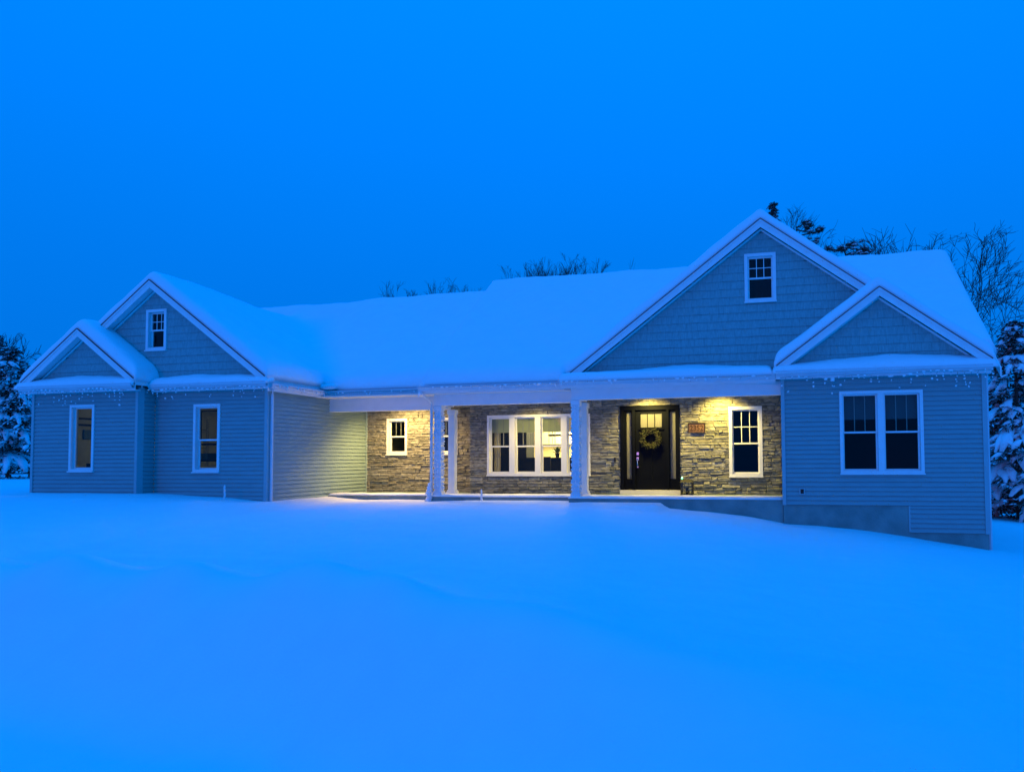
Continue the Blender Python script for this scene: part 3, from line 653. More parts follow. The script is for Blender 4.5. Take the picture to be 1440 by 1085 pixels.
# ------------------------------------------------------------------ snow on the roofs
def smax(a, b, k=.18):
    h = np.clip(.5 + .5 * (a - b) / k, 0, 1); return b + (a - b) * h + k * h * (1 - h)
def smin(a, b, k=.18): return -smax(-a, -b, k)
def fnoise(x, y, s, seed=0):
    return (np.sin(x * s * 1.3 + seed) * np.cos(y * s * 1.7 + seed * 2.1) + .6 * np.sin(x * s * 2.9 + y * s * 2.3 + seed * 3) + .4 * np.cos(x * s * 5.1 - y * s * 4.3 + seed)) / 2
def seg_dist(x, y, e):
    x0, y0, x1, y1 = e; dx, dy = x1 - x0, y1 - y0; L = dx * dx + dy * dy
    t = np.clip(((x - x0) * dx + (y - y0) * dy) / L, 0, 1); return np.hypot(x - x0 - t * dx, y - y0 - t * dy)
def snow_patch(label, rects, zf, edges, th=.30, rad=.22, res=.06, lip=.35, seed=0, under=.02, tf=None):
    xs = sorted({round(v, 4) for r_ in rects for v in (r_[0], r_[1])}); ys = sorted({round(v, 4) for r_ in rects for v in (r_[2], r_[3])})
    def fill(v):
        out = [v[0]]
        for a, b in zip(v, v[1:]):
            n = max(1, int(math.ceil((b - a) / res))); out += [a + (b - a) * k / n for k in range(1, n + 1)]
        return np.array(out)
    X, Y = fill(xs), fill(ys); gx_, gy_ = np.meshgrid(X, Y)
    base = zf(gx_, gy_)
    dist = np.full(gx_.shape, 9.)
    for e in edges: dist = np.minimum(dist, seg_dist(gx_, gy_, e) * (1 + .32 * fnoise(gx_, gy_, 2.2, seed)))
    q = np.clip(dist / rad, 0, 1); prof = lip + (1 - lip) * np.sqrt(np.clip(1 - (1 - q) ** 2, 0, 1))
    if tf is not None: prof = prof * tf(gx_, gy_)
    z = base + th * prof * (1 + .13 * fnoise(gx_, gy_, .8, seed)) + .010 * fnoise(gx_, gy_, 4, seed + 2)
    cx, cy = (X[:-1] + X[1:]) / 2, (Y[:-1] + Y[1:]) / 2; ccx, ccy = np.meshgrid(cx, cy); inside = np.zeros(ccx.shape, bool)
    for r_ in rects: inside |= (ccx > r_[0]) & (ccx < r_[1]) & (ccy > r_[2]) & (ccy < r_[3])
    n = len(X); tot = gx_.size
    verts = [(a, b, c) for a, b, c in zip(gx_.ravel(), gy_.ravel(), z.ravel())] + [(a, b, c - under) for a, b, c in zip(gx_.ravel(), gy_.ravel(), base.ravel())]
    faces = []; ins = inside
    H, W = ins.shape
    for j in range(H):
        for i in range(W):
            if not ins[j, i]: continue
            a, b, c, d = j * n + i, j * n + i + 1, (j + 1) * n + i + 1, (j + 1) * n + i
            faces.append((a, b, c, d)); faces.append((a + tot, d + tot, c + tot, b + tot))
            if j == 0 or not ins[j - 1, i]: faces.append((a, a + tot, b + tot, b))
            if j == H - 1 or not ins[j + 1, i]: faces.append((c, c + tot, d + tot, d))
            if i == 0 or not ins[j, i - 1]: faces.append((d, d + tot, a + tot, a))
            if i == W - 1 or not ins[j, i + 1]: faces.append((b, b + tot, c + tot, c))
    used = sorted({v for f in faces for v in f}); mp = {v: k for k, v in enumerate(used)}
    mb = MB(); mb.v = [tuple(map(float, verts[v])) for v in used]; mb.f = [tuple(mp[v] for v in f) for f in faces]
    return mb.build('roof_snow', 'snow', smooth=True, kind='stuff', label=label, category='snow')
gab = lambda x, x0, x1: smin(ZR + SL * (x - x0), ZR + SL * (x1 - x), .10)
def z_main(x, y):
    zl = smin(Z0 + SL * (y - EAVE_L), Z0 + SL * (2 * RID_L - EAVE_L - y), .14); zr_ = smin(Z0 + SL * (y - EAVE_R), Z0 + SL * (2 * RID_R - EAVE_R - y), .14)
    t = np.clip((x - (XSTEP - .12)) / .30, 0, 1); t = t * t * (3 - 2 * t)
    z = zl * (1 - t) + zr_ * t
    z = np.where((x > GX0 - .3) & (y > YG - OHY - .1), smax(z, gab(x, GX0, GX1)), z)
    z = np.where(x < LX1 + 1.2, smax(z, gab(x, LX0, LX1), .45), z)
    return z
yw, yg, yl = YL - OHY - .03, YG - OHY - .03, YL
snow_patch('thick smooth snow blanket over the main roof and tall gables',
    [(LX0 - .03, TXA, YL, 8.9), (TXA, LX1 + .05, yw, 8.9), (LX1 + .05, XSTEP - .04, EAVE_L - .05, 8.9), (XSTEP - .04, GX0 - .04, EAVE_R - .05, 8.9), (GX0 - .04, SXA, yg, 8.9), (SXA, XRR + .05, YG, 8.9)],
    z_main,
    [(TXA, yw, LX1 + .05, yw), (LX1 + .05, yw, LX1 + .05, EAVE_L - .05), (LX1 + .05, EAVE_L - .05, XSTEP - .04, EAVE_L - .05), (XSTEP - .04, EAVE_L - .05, XSTEP - .04, EAVE_R - .05),
     (XSTEP - .04, EAVE_R - .05, GX0 - .04, EAVE_R - .05), (GX0 - .04, EAVE_R - .05, GX0 - .04, yg), (GX0 - .04, yg, SXA, yg), (XRR + .05, YG, XRR + .05, 8.9), (LX0 - .03, YL, LX0 - .03, 8.9), (-18, 8.9, 5, 8.9)], seed=1, tf=lambda x, y: 1 - .62 * np.clip((y + 1.2) / 3.2, 0, 1) * np.clip((LX1 - .6 - x) / 1.2, 0, 1) * np.clip((5.2 - y) / 1.5, 0, 1))
snow_patch('snow on the small right gable above the paired windows', [(SX0 - .05, SX1 + .06, -OHY - .03, YG - .004)], lambda x, y: gab(x, SX0, SX1),
    [(SX0 - .05, -OHY - .03, SX1 + .06, -OHY - .03), (SX0 - .05, -OHY - .03, SX0 - .05, YG), (SX1 + .06, -OHY - .03, SX1 + .06, YG)], seed=3, res=.05)
snow_patch('snow on the small left gable', [(TX0 - .06, TX1 + .05, YLS - OHY - .03, YL - .004)], lambda x, y: gab(x, TX0, TX1),
    [(TX0 - .06, YLS - OHY - .03, TX1 + .05, YLS - OHY - .03), (TX0 - .06, YLS - OHY - .03, TX0 - .06, YL), (TX1 + .05, YLS - OHY - .03, TX1 + .05, YL)], seed=5, res=.05)
def drift(x0, x1, y0, y1, hi, mid):
    def f(x, y):
        u = np.clip((x - x0) / (x1 - x0), 0, 1); return 2.635 + (y - y0) / (y1 - y0) * (.06 + hi * np.clip(1 - np.abs(u - mid) * 1.7, 0, 1))
    return f
for lb, x0, x1, yy0, yy1, hi, mid in (('snow ledge under the small right gable', SX0 - .08, SX1 + .08, -.33, -.022, .14, .55), ('snow ledge under the tall right gable', GX0 - .06, SX0 - .08, -.25, YG - .022, .14, .6),
                                  ('snow ledge under the tall left gable', XLB + .10, LX1 + .08, YL - .33, YL - .022, .08, .4), ('snow ledge under the small left gable', TX0 - .12, XLB + .10, YLS - .33, YLS - .022, .10, .5)):
    snow_patch(lb, [(x0, x1, yy0, yy1)], drift(x0, x1, yy0, yy1, hi, mid), [(x0, yy0, x1, yy0), (x0, yy0, x0, yy1), (x1, yy0, x1, yy1)], th=.15, rad=.16, res=.05, lip=.25, seed=hash(lb) % 7)
mb = MB(); rq = random.Random(8)
for k in range(7): mb.lump((-11.17 + .04 * k, .44 + .012 * k, 2.73), .12, .12, .075, rq, 5, 8, .12)
mb.build('roof_snow', 'snow', smooth=True, kind='stuff', label='snow packed into the inside corner of the gutters', category='snow')
# thin snow on the porch edge
for lb, x0, x1, y0, y1 in (('thin snow along the left porch edge', XWL + .08, -8.29, .83, 1.5), ('thin snow along the middle porch edge', -8.28, -4.7, .43, 1.3), ('thin snow along the porch edge before the door', -4.69, -.01, .03, 1.0)):
    o = snow_patch(lb, [(x0, x1, y0, y1)], lambda x, y: x * 0 + .004, [(x0, y0, x1, y0), (x0, y1, x1, y1)], th=.045, rad=.3, res=.08, lip=.4, under=.003); o.name = 'porch_snow'

# ------------------------------------------------------------------ light strings
def icicle_string(pts, label, dens, drop, seed, hang=.0):
    rnd = random.Random(seed); t = empty('icicle_light_string', pts[0], label=label, category='light string', group='unlit icicle light strings along the gutters')
    o = Vector(pts[0]); wire = MB(); bulbs = MB()
    for p, q in zip(pts, pts[1:]):
        p, q = Vector(p) - o, Vector(q) - o; L = (q - p).length; n = max(2, int(L / .12)); prev = None
        line = []
        for i in range(n + 1):
            s = i / n; b = p.lerp(q, s); b.z -= hang * (.5 + .5 * math.sin(s * L * 4.2 + seed)) * rnd.uniform(.6, 1.2); line.append(b)
            if rnd.random() < dens:
                m = rnd.randint(1, 4); c = b.copy(); pl = [b.copy()]
                for k in range(m):
                    c = c + Vector((rnd.uniform(-.03, .03), rnd.uniform(-.015, .015), -drop * rnd.uniform(.4, 1.1) / 2)); pl.append(c.copy())
                    if rnd.random() < .6: bulbs.lump(c, rnd.uniform(.010, .026), .012, rnd.uniform(.012, .026), rnd, 3, 5, .45)
                wire.tube(pl, .0035, 4)
            if rnd.random() < dens * .9: bulbs.lump(b, rnd.uniform(.015, .05), .016, rnd.uniform(.012, .026), rnd, 4, 6, .4)
        wire.tube(line, .0045, 4)
    wire.build('wire', 'wire', t); bulbs.build('snowy_bulbs', 'snow', t, kind='stuff')
zg = ZG - .13
icicle_string([(-.05, -.36, zg), (1.0, -.36, zg - .03), (3.96, -.36, zg + .06)], 'icicle lights drooping above the paired windows on the right', .95, .20, 3, .07)
icicle_string([(-4.75, -.265, zg + .05), (-.2, -.265, zg + .05)], 'icicle lights lying along the gutter above the front door', .35, .05, 4, .01)
icicle_string([(-8.34, -.005, zg + .05), (-4.85, -.005, zg + .05)], 'icicle lights on the gutter between the two column pairs', .35, .05, 5, .01)
icicle_string([(-11.0, .425, zg + .04), (-8.42, .425, zg + .04)], 'icicle lights on the gutter above the small porch windows', .35, .06, 6, .02)
icicle_string([(-11.075, YL - .1, zg + .03), (-11.075, .38, zg + .04)], 'icicle lights on the short gutter running back along the beige side wall', .4, .06, 9, .02)
icicle_string([(-14.3, YL - .36, zg + .03), (-11.2, YL - .36, zg + .02)], 'icicle lights above the double hung garage window', .9, .17, 7, .05)
icicle_string([(-17.6, YLS - .36, zg + .03), (-14.4, YLS - .36, zg + .02)], 'icicle lights drooping above the leftmost picture window', .95, .20, 8, .07)
def wrap(x, y, z0, z1, label, seed, w=.17, turns=26):
    rnd = random.Random(seed); t = empty('column_light_wrap', (x, y, z0), label=label, category='light string'); pts = []; mb = MB()
    n = turns * 8; hw = w / 2 + .012
    for i in range(n + 1):
        a = i / 8 * 2 * math.pi; r_ = hw / max(abs(math.cos(a)), abs(math.sin(a))); r_ = min(r_, hw * 1.28)
        z = (z1 - z0) * i / n + .016 * math.sin(i * .31 + seed) + .010 * math.sin(i * 1.7); p = (r_ * math.cos(a), r_ * math.sin(a), z); pts.append(p)
        mb.lump((p[0], p[1], z + .008), rnd.uniform(.016, .028), rnd.uniform(.016, .028), rnd.uniform(.020, .036), rnd, 4, 6)
    MB().tube(pts, .006, 4).build('wire', 'trim', t); mb.build('snow_crust', 'snow', t, kind='stuff', smooth=True)
wrap(-8.13, .66, .14, 2.07, 'snow crusted light string wound round the column beside the downspout', 1)
wrap(-4.54, .23, .14, 2.09, 'snow crusted light string wound round the column nearest the door', 2)

# ------------------------------------------------------------------ small things
# wreath
wt = empty('wreath', (DU + .765, YW - .05, 1.385), label='leafy round wreath hanging on the black front door', category='wreath')
rw = random.Random(5); mb = MB()
for i in range(620):
    a = rw.uniform(0, 2 * math.pi); rr_ = .175 + rw.gauss(0, .032); c = Vector((rr_ * math.cos(a), rw.uniform(-.05, .012), rr_ * math.sin(a)))
    d = Vector((math.cos(a + rw.uniform(-1.2, 1.2)), rw.uniform(-.8, .1), math.sin(a + rw.uniform(-1.2, 1.2)))).normalized(); s = d.cross(Vector((rw.uniform(-1, 1), 1, rw.uniform(-1, 1)))).normalized()
    L, W_ = rw.uniform(.04, .075), rw.uniform(.010, .018); mb.poly([c, c + d * L * .5 + s * W_, c + d * L, c + d * L * .5 - s * W_])
mb.build('wreath_leaves', 'wreath_leaf', wt, kind='stuff')
MB().tube([(.17 * math.cos(k * math.pi / 12), 0, .17 * math.sin(k * math.pi / 12)) for k in range(25)], .025, 6, cap=False).build('wreath_ring', 'wreath_leaf', wt)
mb = MB()
for i in range(26):
    a = rw.uniform(0, 6.28); mb.lump((.17 * math.cos(a) + rw.gauss(0, .03), -.055, .17 * math.sin(a) + rw.gauss(0, .03)), .011, .011, .011, rw, 4, 6, .05)
mb.build('wreath_berries', 'dark_wood', wt, kind='stuff')
# number sign
sg = empty('house_number_sign', (-2.004, YW - .05, 1.505), label='brown wooden house number sign reading 2352 on the stone wall', category='sign')
MB().box(-.206, .206, -.012, .0, 0, .232).build('sign_board', 'wood_sign', sg)
fm = MB(); fm.box(-.212, .212, -.026, .0, -.006, .016); fm.box(-.212, .212, -.026, .0, .216, .238); fm.box(-.212, -.188, -.026, .0, .0165, .2155); fm.box(.188, .212, -.026, .0, .0165, .2155)
fm.build('sign_frame', 'dark_wood', sg)
for k, ch in enumerate('2352'):
    cu = bpy.data.curves.new('digit', 'FONT'); cu.body = ch; cu.size = .19; cu.extrude = .004; cu.offset = .003; cu.align_x = 'CENTER'
    tmp = bpy.data.objects.new('digit', cu); me = bpy.data.meshes.new_from_object(tmp); bpy.data.objects.remove(tmp)
    me.materials.append(M['number_brown']); o = bpy.data.objects.new('digit', me); col.objects.link(o); o.parent = sg
    o.location = (-.125 + k * .083, -.0165, .05); o.rotation_euler = (math.pi / 2, 0, 0); o.scale = (.85, 1, 1)
# lantern
ln = empty('lantern', (-2.22, 1.78, .003), label='black square lantern standing on the porch right of the door', category='lantern')
MB().box(-.15, .15, -.15, .15, 0, .03).build('lantern_base', 'black_metal', ln)
for sx in (-1, 1):
    for sy in (-1, 1): MB().box(sx * .13 - .011, sx * .13 + .011, sy * .13 - .011, sy * .13 + .011, .03, .31).build('lantern_post', 'black_metal', ln)
for sx in (-.045, .045): MB().box(sx - .004, sx + .004, -.134, -.126, .03, .31).build('lantern_bar', 'black_metal', ln)
MB().hexa([(-.16, -.16, .31), (.16, -.16, .31), (.16, .16, .31), (-.16, .16, .31), (-.09, -.09, .375), (.09, -.09, .375), (.09, .09, .375), (-.09, .09, .375)]).build('lantern_roof', 'black_metal', ln)
MB().tube([(0, 0, .03), (0, 0, .18)], .04, 12).build('candle', 'dark_wood', ln)
for sy in (-.128,): MB().box(-.119, .119, sy - .002, sy + .002, .031, .309).build('lantern_pane', 'glass', ln)
ldl = empty('ornament_light', (-2.33, 1.72, .378), label='tiny glowing green light on top of the porch lantern', category='light')
MB().lump((0, 0, .035), .022, .022, .03, rings=5, seg=8, jit=.0).build('bulb', 'led_green', ldl, smooth=True); MB().tube([(0, 0, 0), (0, 0, .012)], .018, 8).build('bulb_base', 'black_metal', ldl)
# camera under the beam
cm_ = empty('security_camera', (-.10, .298, 2.40), label='small dark security camera under the right end of the porch beam', category='camera')
MB().box(-.02, .02, -.02, 0, -.02, .02).build('bracket', 'black_metal', cm_); MB().tube([(.02, -.02, 0), (-.02, -.06, -.01), (-.07, -.11, -.03)], [.015, .022, .022], 8).build('camera_body', 'black_metal', cm_)
# snow covered stakes
for (x, y, zt, lb) in ((-6.87, .3, .17, 'snow covered stake in front of the four window porch'), (-12.12, -1.85, .34, 'snow covered stake in front of the garage window')):
    zb = ground_z(x, y); st = empty('garden_stake', (x, y, zb - .05), label=lb, category='stake'); h = zt - zb + .05
    MB().tube([(0, 0, 0), (0, 0, h * .95)], .009, 6).build('rod', 'wire', st)
    rk = random.Random(int(x * 10)); mb = MB()
    for k in range(9): mb.lump((rk.uniform(-.008, .008), rk.uniform(-.008, .008), h * (.15 + .1 * k)), .028 - .0008 * k, .028 - .0008 * k, .035, rk, 4, 6)
    mb.build('snow_cap', 'snow', st, smooth=True)
# snow clump at the downspout foot
mb = MB(); rk = random.Random(4)
for k in range(12): mb.lump((-8.28 + rk.uniform(-.02, .02), .41 + rk.uniform(-.02, .03), -.1 + .035 * k), .085 - .004 * k, .08 - .004 * k, .05, rk, 5, 8)
mb.build('snow_clump', 'snow', smooth=True, kind='stuff', label='snow clump piled on the foot of the downspout', category='snow')

# kitchen and garage contents ------------------------------------------------------------
def thing(name, loc, label, cat, parts):
    t = empty(name, loc, label=label, category=cat)
    for nm, mm, boxes in parts:
        b = MB()
        for q in boxes: b.box(*q)
        b.build(nm, mm, t)
    return t
thing('kitchen_cabinet', (-6.3, 6.05, 0), 'cream kitchen cabinets along the back wall behind the windows', 'cabinet', [('upper_doors', 'cabinet', [(-1.0 + .42 * k, -.6 + .42 * k, 0, .32, 1.35, 2.2) for k in range(4)]), ('lower_doors', 'cabinet', [(-1.0 + .42 * k, -.6 + .42 * k, -.25, .32, .05, .88) for k in range(4)]), ('counter', 'dark_furniture', [(-1.05, .72, -.3, .33, .88, .92)])])
thing('kitchen_island', (-6.1, 4.2, 0), 'dark kitchen island seen through the third window', 'counter', [('cabinet_body', 'dark_furniture', [(-.9, .9, -.35, .35, 0, .88)]), ('counter_top', 'dark_furniture', [(-.95, .95, -.4, .4, .88, .93)])])
thing('pendant_lamp', (-6.02, 4.2, 1.53), 'long black pendant lamp hanging over the kitchen island', 'lamp', [('bar', 'black_metal', [(-.42, .42, -.03, .03, 0, .06)]), ('stem', 'black_metal', [(-.3, -.29, -.005, .005, .06, 1.02), (.29, .3, -.005, .005, .06, 1.02)])])
thing('refrigerator', (-7.55, 4.55, 0), 'tall dark refrigerator behind the second window', 'refrigerator', [('body', 'dark_furniture', [(-.55, .45, -.35, .35, 0, 2.1)]), ('door_gap', 'black_metal', [(-.055, -.045, -.354, -.35, .05, 2.05)])])
thing('dining_chair', (-6.25, 3.3, 0), 'dark dining chair silhouetted in the third window', 'chair', [('seat', 'dark_furniture', [(-.21, .21, -.21, .21, .44, .48)]), ('backrest', 'dark_furniture', [(-.21, .21, -.21, -.18, .6, .95)]), ('leg', 'dark_furniture', [(-.21, -.18, -.21, -.18, 0, .6)]), ('leg', 'dark_furniture', [(.18, .21, -.21, -.18, 0, .6)]), ('leg', 'dark_furniture', [(-.21, -.18, .18, .21, 0, .44)]), ('leg', 'dark_furniture', [(.18, .21, .18, .21, 0, .44)])])
pt = empty('potted_plant', (-6.1, 3.95, .932), label='small leafy potted plant on the kitchen island', category='plant')
MB().tube([(0, 0, 0), (0, 0, .12)], [.05, .07], 10).build('pot', 'dark_furniture', pt); mb = MB(); rp_ = random.Random(3)
for k in range(60):
    d = Vector((rp_.gauss(0, 1), rp_.gauss(0, 1), abs(rp_.gauss(.6, .6)))).normalized(); c = Vector((0, 0, .12)); s = d.cross(Vector((0, 0, 1))).normalized() * .025; L = rp_.uniform(.1, .26)
    mb.poly([c, c + d * L * .6 + s, c + d * L, c + d * L * .6 - s])
mb.build('leaves', 'plant_leaf', pt, kind='stuff')
for x0, x1, lb in ((-7.38, -7.20, 'beige curtain hanging at the left end of the four windows'), (-6.15, -6.04, 'narrow beige curtain between the second and third window')):
    t = empty('curtain', (x0, YW + .3, .1), label=lb, category='curtain'); n = 10
    mb = MB(); pl = [((x1 - x0) * k / n, .03 * math.sin(k * 1.7)) for k in range(n + 1)]
    mb.prism(pl + [(u, v + .006) for u, v in pl[::-1]], lambda u, v, t_: (u, v, t_), 0, 2.1); mb.build('curtain_cloth', 'curtain', t)
thing('storage_shelf', (-15.0, .8, -.1), 'dark metal storage shelf with boxes in the right garage window', 'shelf', [('post', 'dark_furniture', [(-.9, -.86, -.2, -.16, 0, 2.0)]), ('post', 'dark_furniture', [(.86, .9, -.2, -.16, 0, 2.0)]), ('shelf_board', 'dark_furniture', [(-.9, .9, -.2, .3, 1.42, 1.46)]), ('shelf_board', 'dark_furniture', [(-.9, .9, -.2, .3, .98, 1.02)]), ('storage_bin', 'blue_item', [(-.75, .2, -.12, .22, 1.02, 1.2)]), ('storage_bin', 'cream', [(-.8, .8, -.18, .24, .72, .86)]), ('workbench_front', 'dark_furniture', [(-.85, .85, -.21, .2, 0, .68)])])
thing('door_track', (-16.2, 2.6, 1.5), 'thin garage door track frame near the garage ceiling', 'track', [('track_rail', 'dark_furniture', [(-1.2, 1.2, 0, .03, .85, .89)]), ('track_post', 'dark_furniture', [(-.55, -.52, 0, .03, 0, .85), (.25, .28, 0, .03, 0, .85)])])
thing('wall_rack', (-17.298, -.2, 1.35), 'horizontal rails and a blue panel on the garage side wall', 'rack', [('rail', 'dark_furniture', [(0, .05, -1.4, 1.4, .62, .66)]), ('rail', 'dark_furniture', [(0, .05, -1.4, 1.4, .46, .50)]), ('panel', 'blue_item', [(0, .04, -.55, 1.2, .12, .36)])])
thing('pegboard', (-17.297, .9, 1.0), 'pale pegboard with tools on the garage side wall behind the double hung window', 'board', [('board', 'cream', [(0, .02, 0, 2.4, 0, .55)]), ('hanging_tool', 'dark_furniture', [(.021, .05, .3, .36, .1, .5)]), ('hanging_tool', 'dark_furniture', [(.021, .05, .8, .95, .2, .5)]), ('hanging_tool', 'blue_item', [(.021, .06, 1.5, 1.75, .05, .4)])])
thing('ladder', (-17.15, 2.9, -.1), 'grey ladder leaning on the garage side wall', 'ladder', [('rail', 'wire', [(0, .05, 0, .05, 0, 2.3)]), ('rail', 'wire', [(0, .05, .4, .45, 0, 2.3)])] + [('rung', 'wire', [(.01, .04, .051, .399, .25 + .28 * k, .28 + .28 * k)]) for k in range(7)])
thing('toolbox', (-16.5, -.75, -.1), 'dark toolbox low in the leftmost window', 'box', [('box_body', 'dark_furniture', [(-.45, .35, -.2, .2, 0, .95)]), ('lid', 'dark_furniture', [(-.2, .35, -.2, .2, .951, 1.05)])])

# ------------------------------------------------------------------ trees
def bare_tree(x, y, height, seed, label, spread=.55, r0=None, m='snowy_bark', depth=6, group='bare trees behind the house', trunk_frac=.3, tw=.014, ztop=None, wide=.55):
    rnd = random.Random(seed); z = ground_z(x, y) - .1; t = empty('bare_tree', (x, y, z), label=label, category='tree', group=group)
    height = ztop - z if ztop else height
    r0 = r0 or height * .016; trunk = MB(); crown = MB()
    def grow(p, d, L, r, lev, mb):
        n = 3; pts = [p]; rad = [r]
        for k in range(n):
            d = (d + Vector((rnd.gauss(0, .13), rnd.gauss(0, .13), rnd.gauss(.03, .08)))).normalized(); p = p + d * (L / n); pts.append(p); rad.append(r * (1 - .45 * (k + 1) / n))
        mb.tube(pts, rad, 6 if lev < 2 else (4 if lev < 4 else 3), cap=False)
        if lev >= depth: return
        nb = rnd.choice((2, 3, 3)) if lev < depth - 1 else rnd.choice((3, 4))
        for k in range(nb):
            i = rnd.choice((1, 2, 3, 3)); a = rnd.uniform(0, 2 * math.pi); perp = d.orthogonal().normalized(); perp.rotate(Matrix.Rotation(a, 3, d))
            nd = (d + perp * rnd.uniform(spread * .6, spread * 1.5)).normalized(); nd.z = nd.z * .9 + .08
            grow(pts[i], nd.normalized(), L * rnd.uniform(.6, .86), max(rad[i] * rnd.uniform(.5, .72), tw), lev + 1, crown)
    # main stem
    H = height; p = Vector((0, 0, 0)); d = Vector((rnd.gauss(0, .05), rnd.gauss(0, .05), 1)).normalized(); grow(p, d, H * trunk_frac, r0, 0, trunk)
    # extra leaders
    for k in range(2): grow(Vector((0, 0, H * trunk_frac * .8)), (d + Vector((rnd.gauss(0, .25), rnd.gauss(0, .25), .3))).normalized(), H * trunk_frac * .8, r0 * .7, 1, crown)
    zs_ = sorted(v[2] for v in crown.v); s = H / zs_[int(len(zs_) * .99)]
    for mbq in (trunk, crown): mbq.v = [(a * s * wide, b * s * wide, c * s if c * s < .9 * H else .9 * H + .1 * H * math.tanh((c * s - .9 * H) / (.1 * H))) for a, b, c in mbq.v]
    trunk.build('trunk', m, t, smooth=True); crown.build('crown', m, t, smooth=True, label='bare twigs dusted with snow')
    return t
def conifer(x, y, height, radius, seed, label, snow=.7, group='conifers around the house', droop=.35, base=.06, whorl=.34, needles=26, sparse=0.0, up=0.0, blade=.16, pads=1.0):
    rnd = random.Random(seed); z = ground_z(x, y) - .1; t = empty('conifer', (x, y, z), label=label, category='tree', group=group)
    tr = MB().tube([(0, 0, 0), (0, 0, height * .5), (0, 0, height * .97)], [height * .018, height * .010, .01], 7); tr.build('trunk', 'bark', t)
    br = MB(); nd = MB(); sn = MB(); h = height * base
    while h < height * .985:
        f = 1 - h / height; L0 = radius * (f ** .8) + .06; n = rnd.randint(5, 7) if f > .1 else 4
        for k in range(n):
            if rnd.random() < sparse: continue
            a = rnd.uniform(0, 2 * math.pi); L = L0 * rnd.uniform(.7, 1.12); d = Vector((math.cos(a), math.sin(a), 0)); side = Vector((-d.y, d.x, 0)); pts = []
            m = max(3, int(L / .35))
            for i in range(m + 1):
                s = i / m; pts.append(Vector((0, 0, h)) + d * L * s + Vector((0, 0, L * (up * s + .10 * s - droop * s * s))))
            br.tube(pts, [max(.006, .022 * L0 * (1 - .85 * i / m)) for i in range(m + 1)], 4, cap=False)
            def blades(c0, dv, wd, cnt):
                for q in range(cnt):
                    o = Vector((rnd.uniform(-1, 1), rnd.uniform(-1, 1), 0)) * wd; c = c0 + o + Vector((0, 0, -o.length * .25 - rnd.uniform(0, .08)))
                    v = (dv * rnd.uniform(-.1, 1) + (o.normalized() if o.length > 1e-4 else side) * .7 + Vector((0, 0, rnd.uniform(-.9, .1)))).normalized(); w_ = v.cross(Vector((rnd.uniform(-1, 1), rnd.uniform(-1, 1), 1))).normalized()
                    bl = blade * rnd.uniform(.6, 1.2); nd.poly([c - w_ * bl * .14, c + v * bl * .5 - w_ * bl * .18, c + v * bl, c + v * bl * .5 + w_ * bl * .18])
            def snow_line(ln, r_):
                n0 = len(sn.v); k_ = 6
                sn.tube([p_ + Vector((rnd.gauss(0, .02), rnd.gauss(0, .02), r_ * .35)) for p_ in ln], [r_ * rnd.uniform(.65, 1.25) * (1.0 if 0 < q < len(ln) - 1 else .35) for q in range(len(ln))], k_)
                for q in range(len(ln)):
                    cz = ln[q].z + r_ * .35
                    for w_ in range(k_):
                        a_ = sn.v[n0 + q * k_ + w_]; sn.v[n0 + q * k_ + w_] = (a_[0] + rnd.gauss(0, .012), a_[1] + rnd.gauss(0, .012), cz + (a_[2] - cz) * .55)
            for i in range(1, m + 1): blades(pts[i], d, L * .10 + .05, int(needles * .45))
            if rnd.random() < snow and L > .25: snow_line(pts[1:], (.05 + .030 * L) * pads)
            for q in range(max(2, int(L / .28))):
                s = rnd.uniform(.25, .95); i = min(m, max(1, int(s * m + .5))); sg = rnd.choice((-1, 1)); tl = L * .42 * (1.15 - .75 * s) * rnd.uniform(.7, 1.2)
                td = (d * .75 + side * sg * rnd.uniform(.7, 1.1)).normalized(); tp = [pts[i] + td * tl * f_ + Vector((0, 0, -droop * tl * .9 * f_ * f_ - .02)) for f_ in (0, .35, .7, 1)]
                br.tube(tp, [.010, .008, .006, .004], 3, cap=False)
                for p_ in tp[1:]: blades(p_, td, tl * .16 + .04, int(needles * .28))
                if rnd.random() < snow and tl > .12: snow_line(tp, (.035 + .05 * tl) * pads)
        h += whorl * (.45 + .75 * f) * rnd.uniform(.8, 1.2)
    br.build('branches', 'bark', t); nd.build('crown', 'snowy_needle', t)
    if sn.v: sn.build('snow_load', 'snow', t, smooth=True, kind='stuff', label='pillows of snow lying on the boughs')
    return t
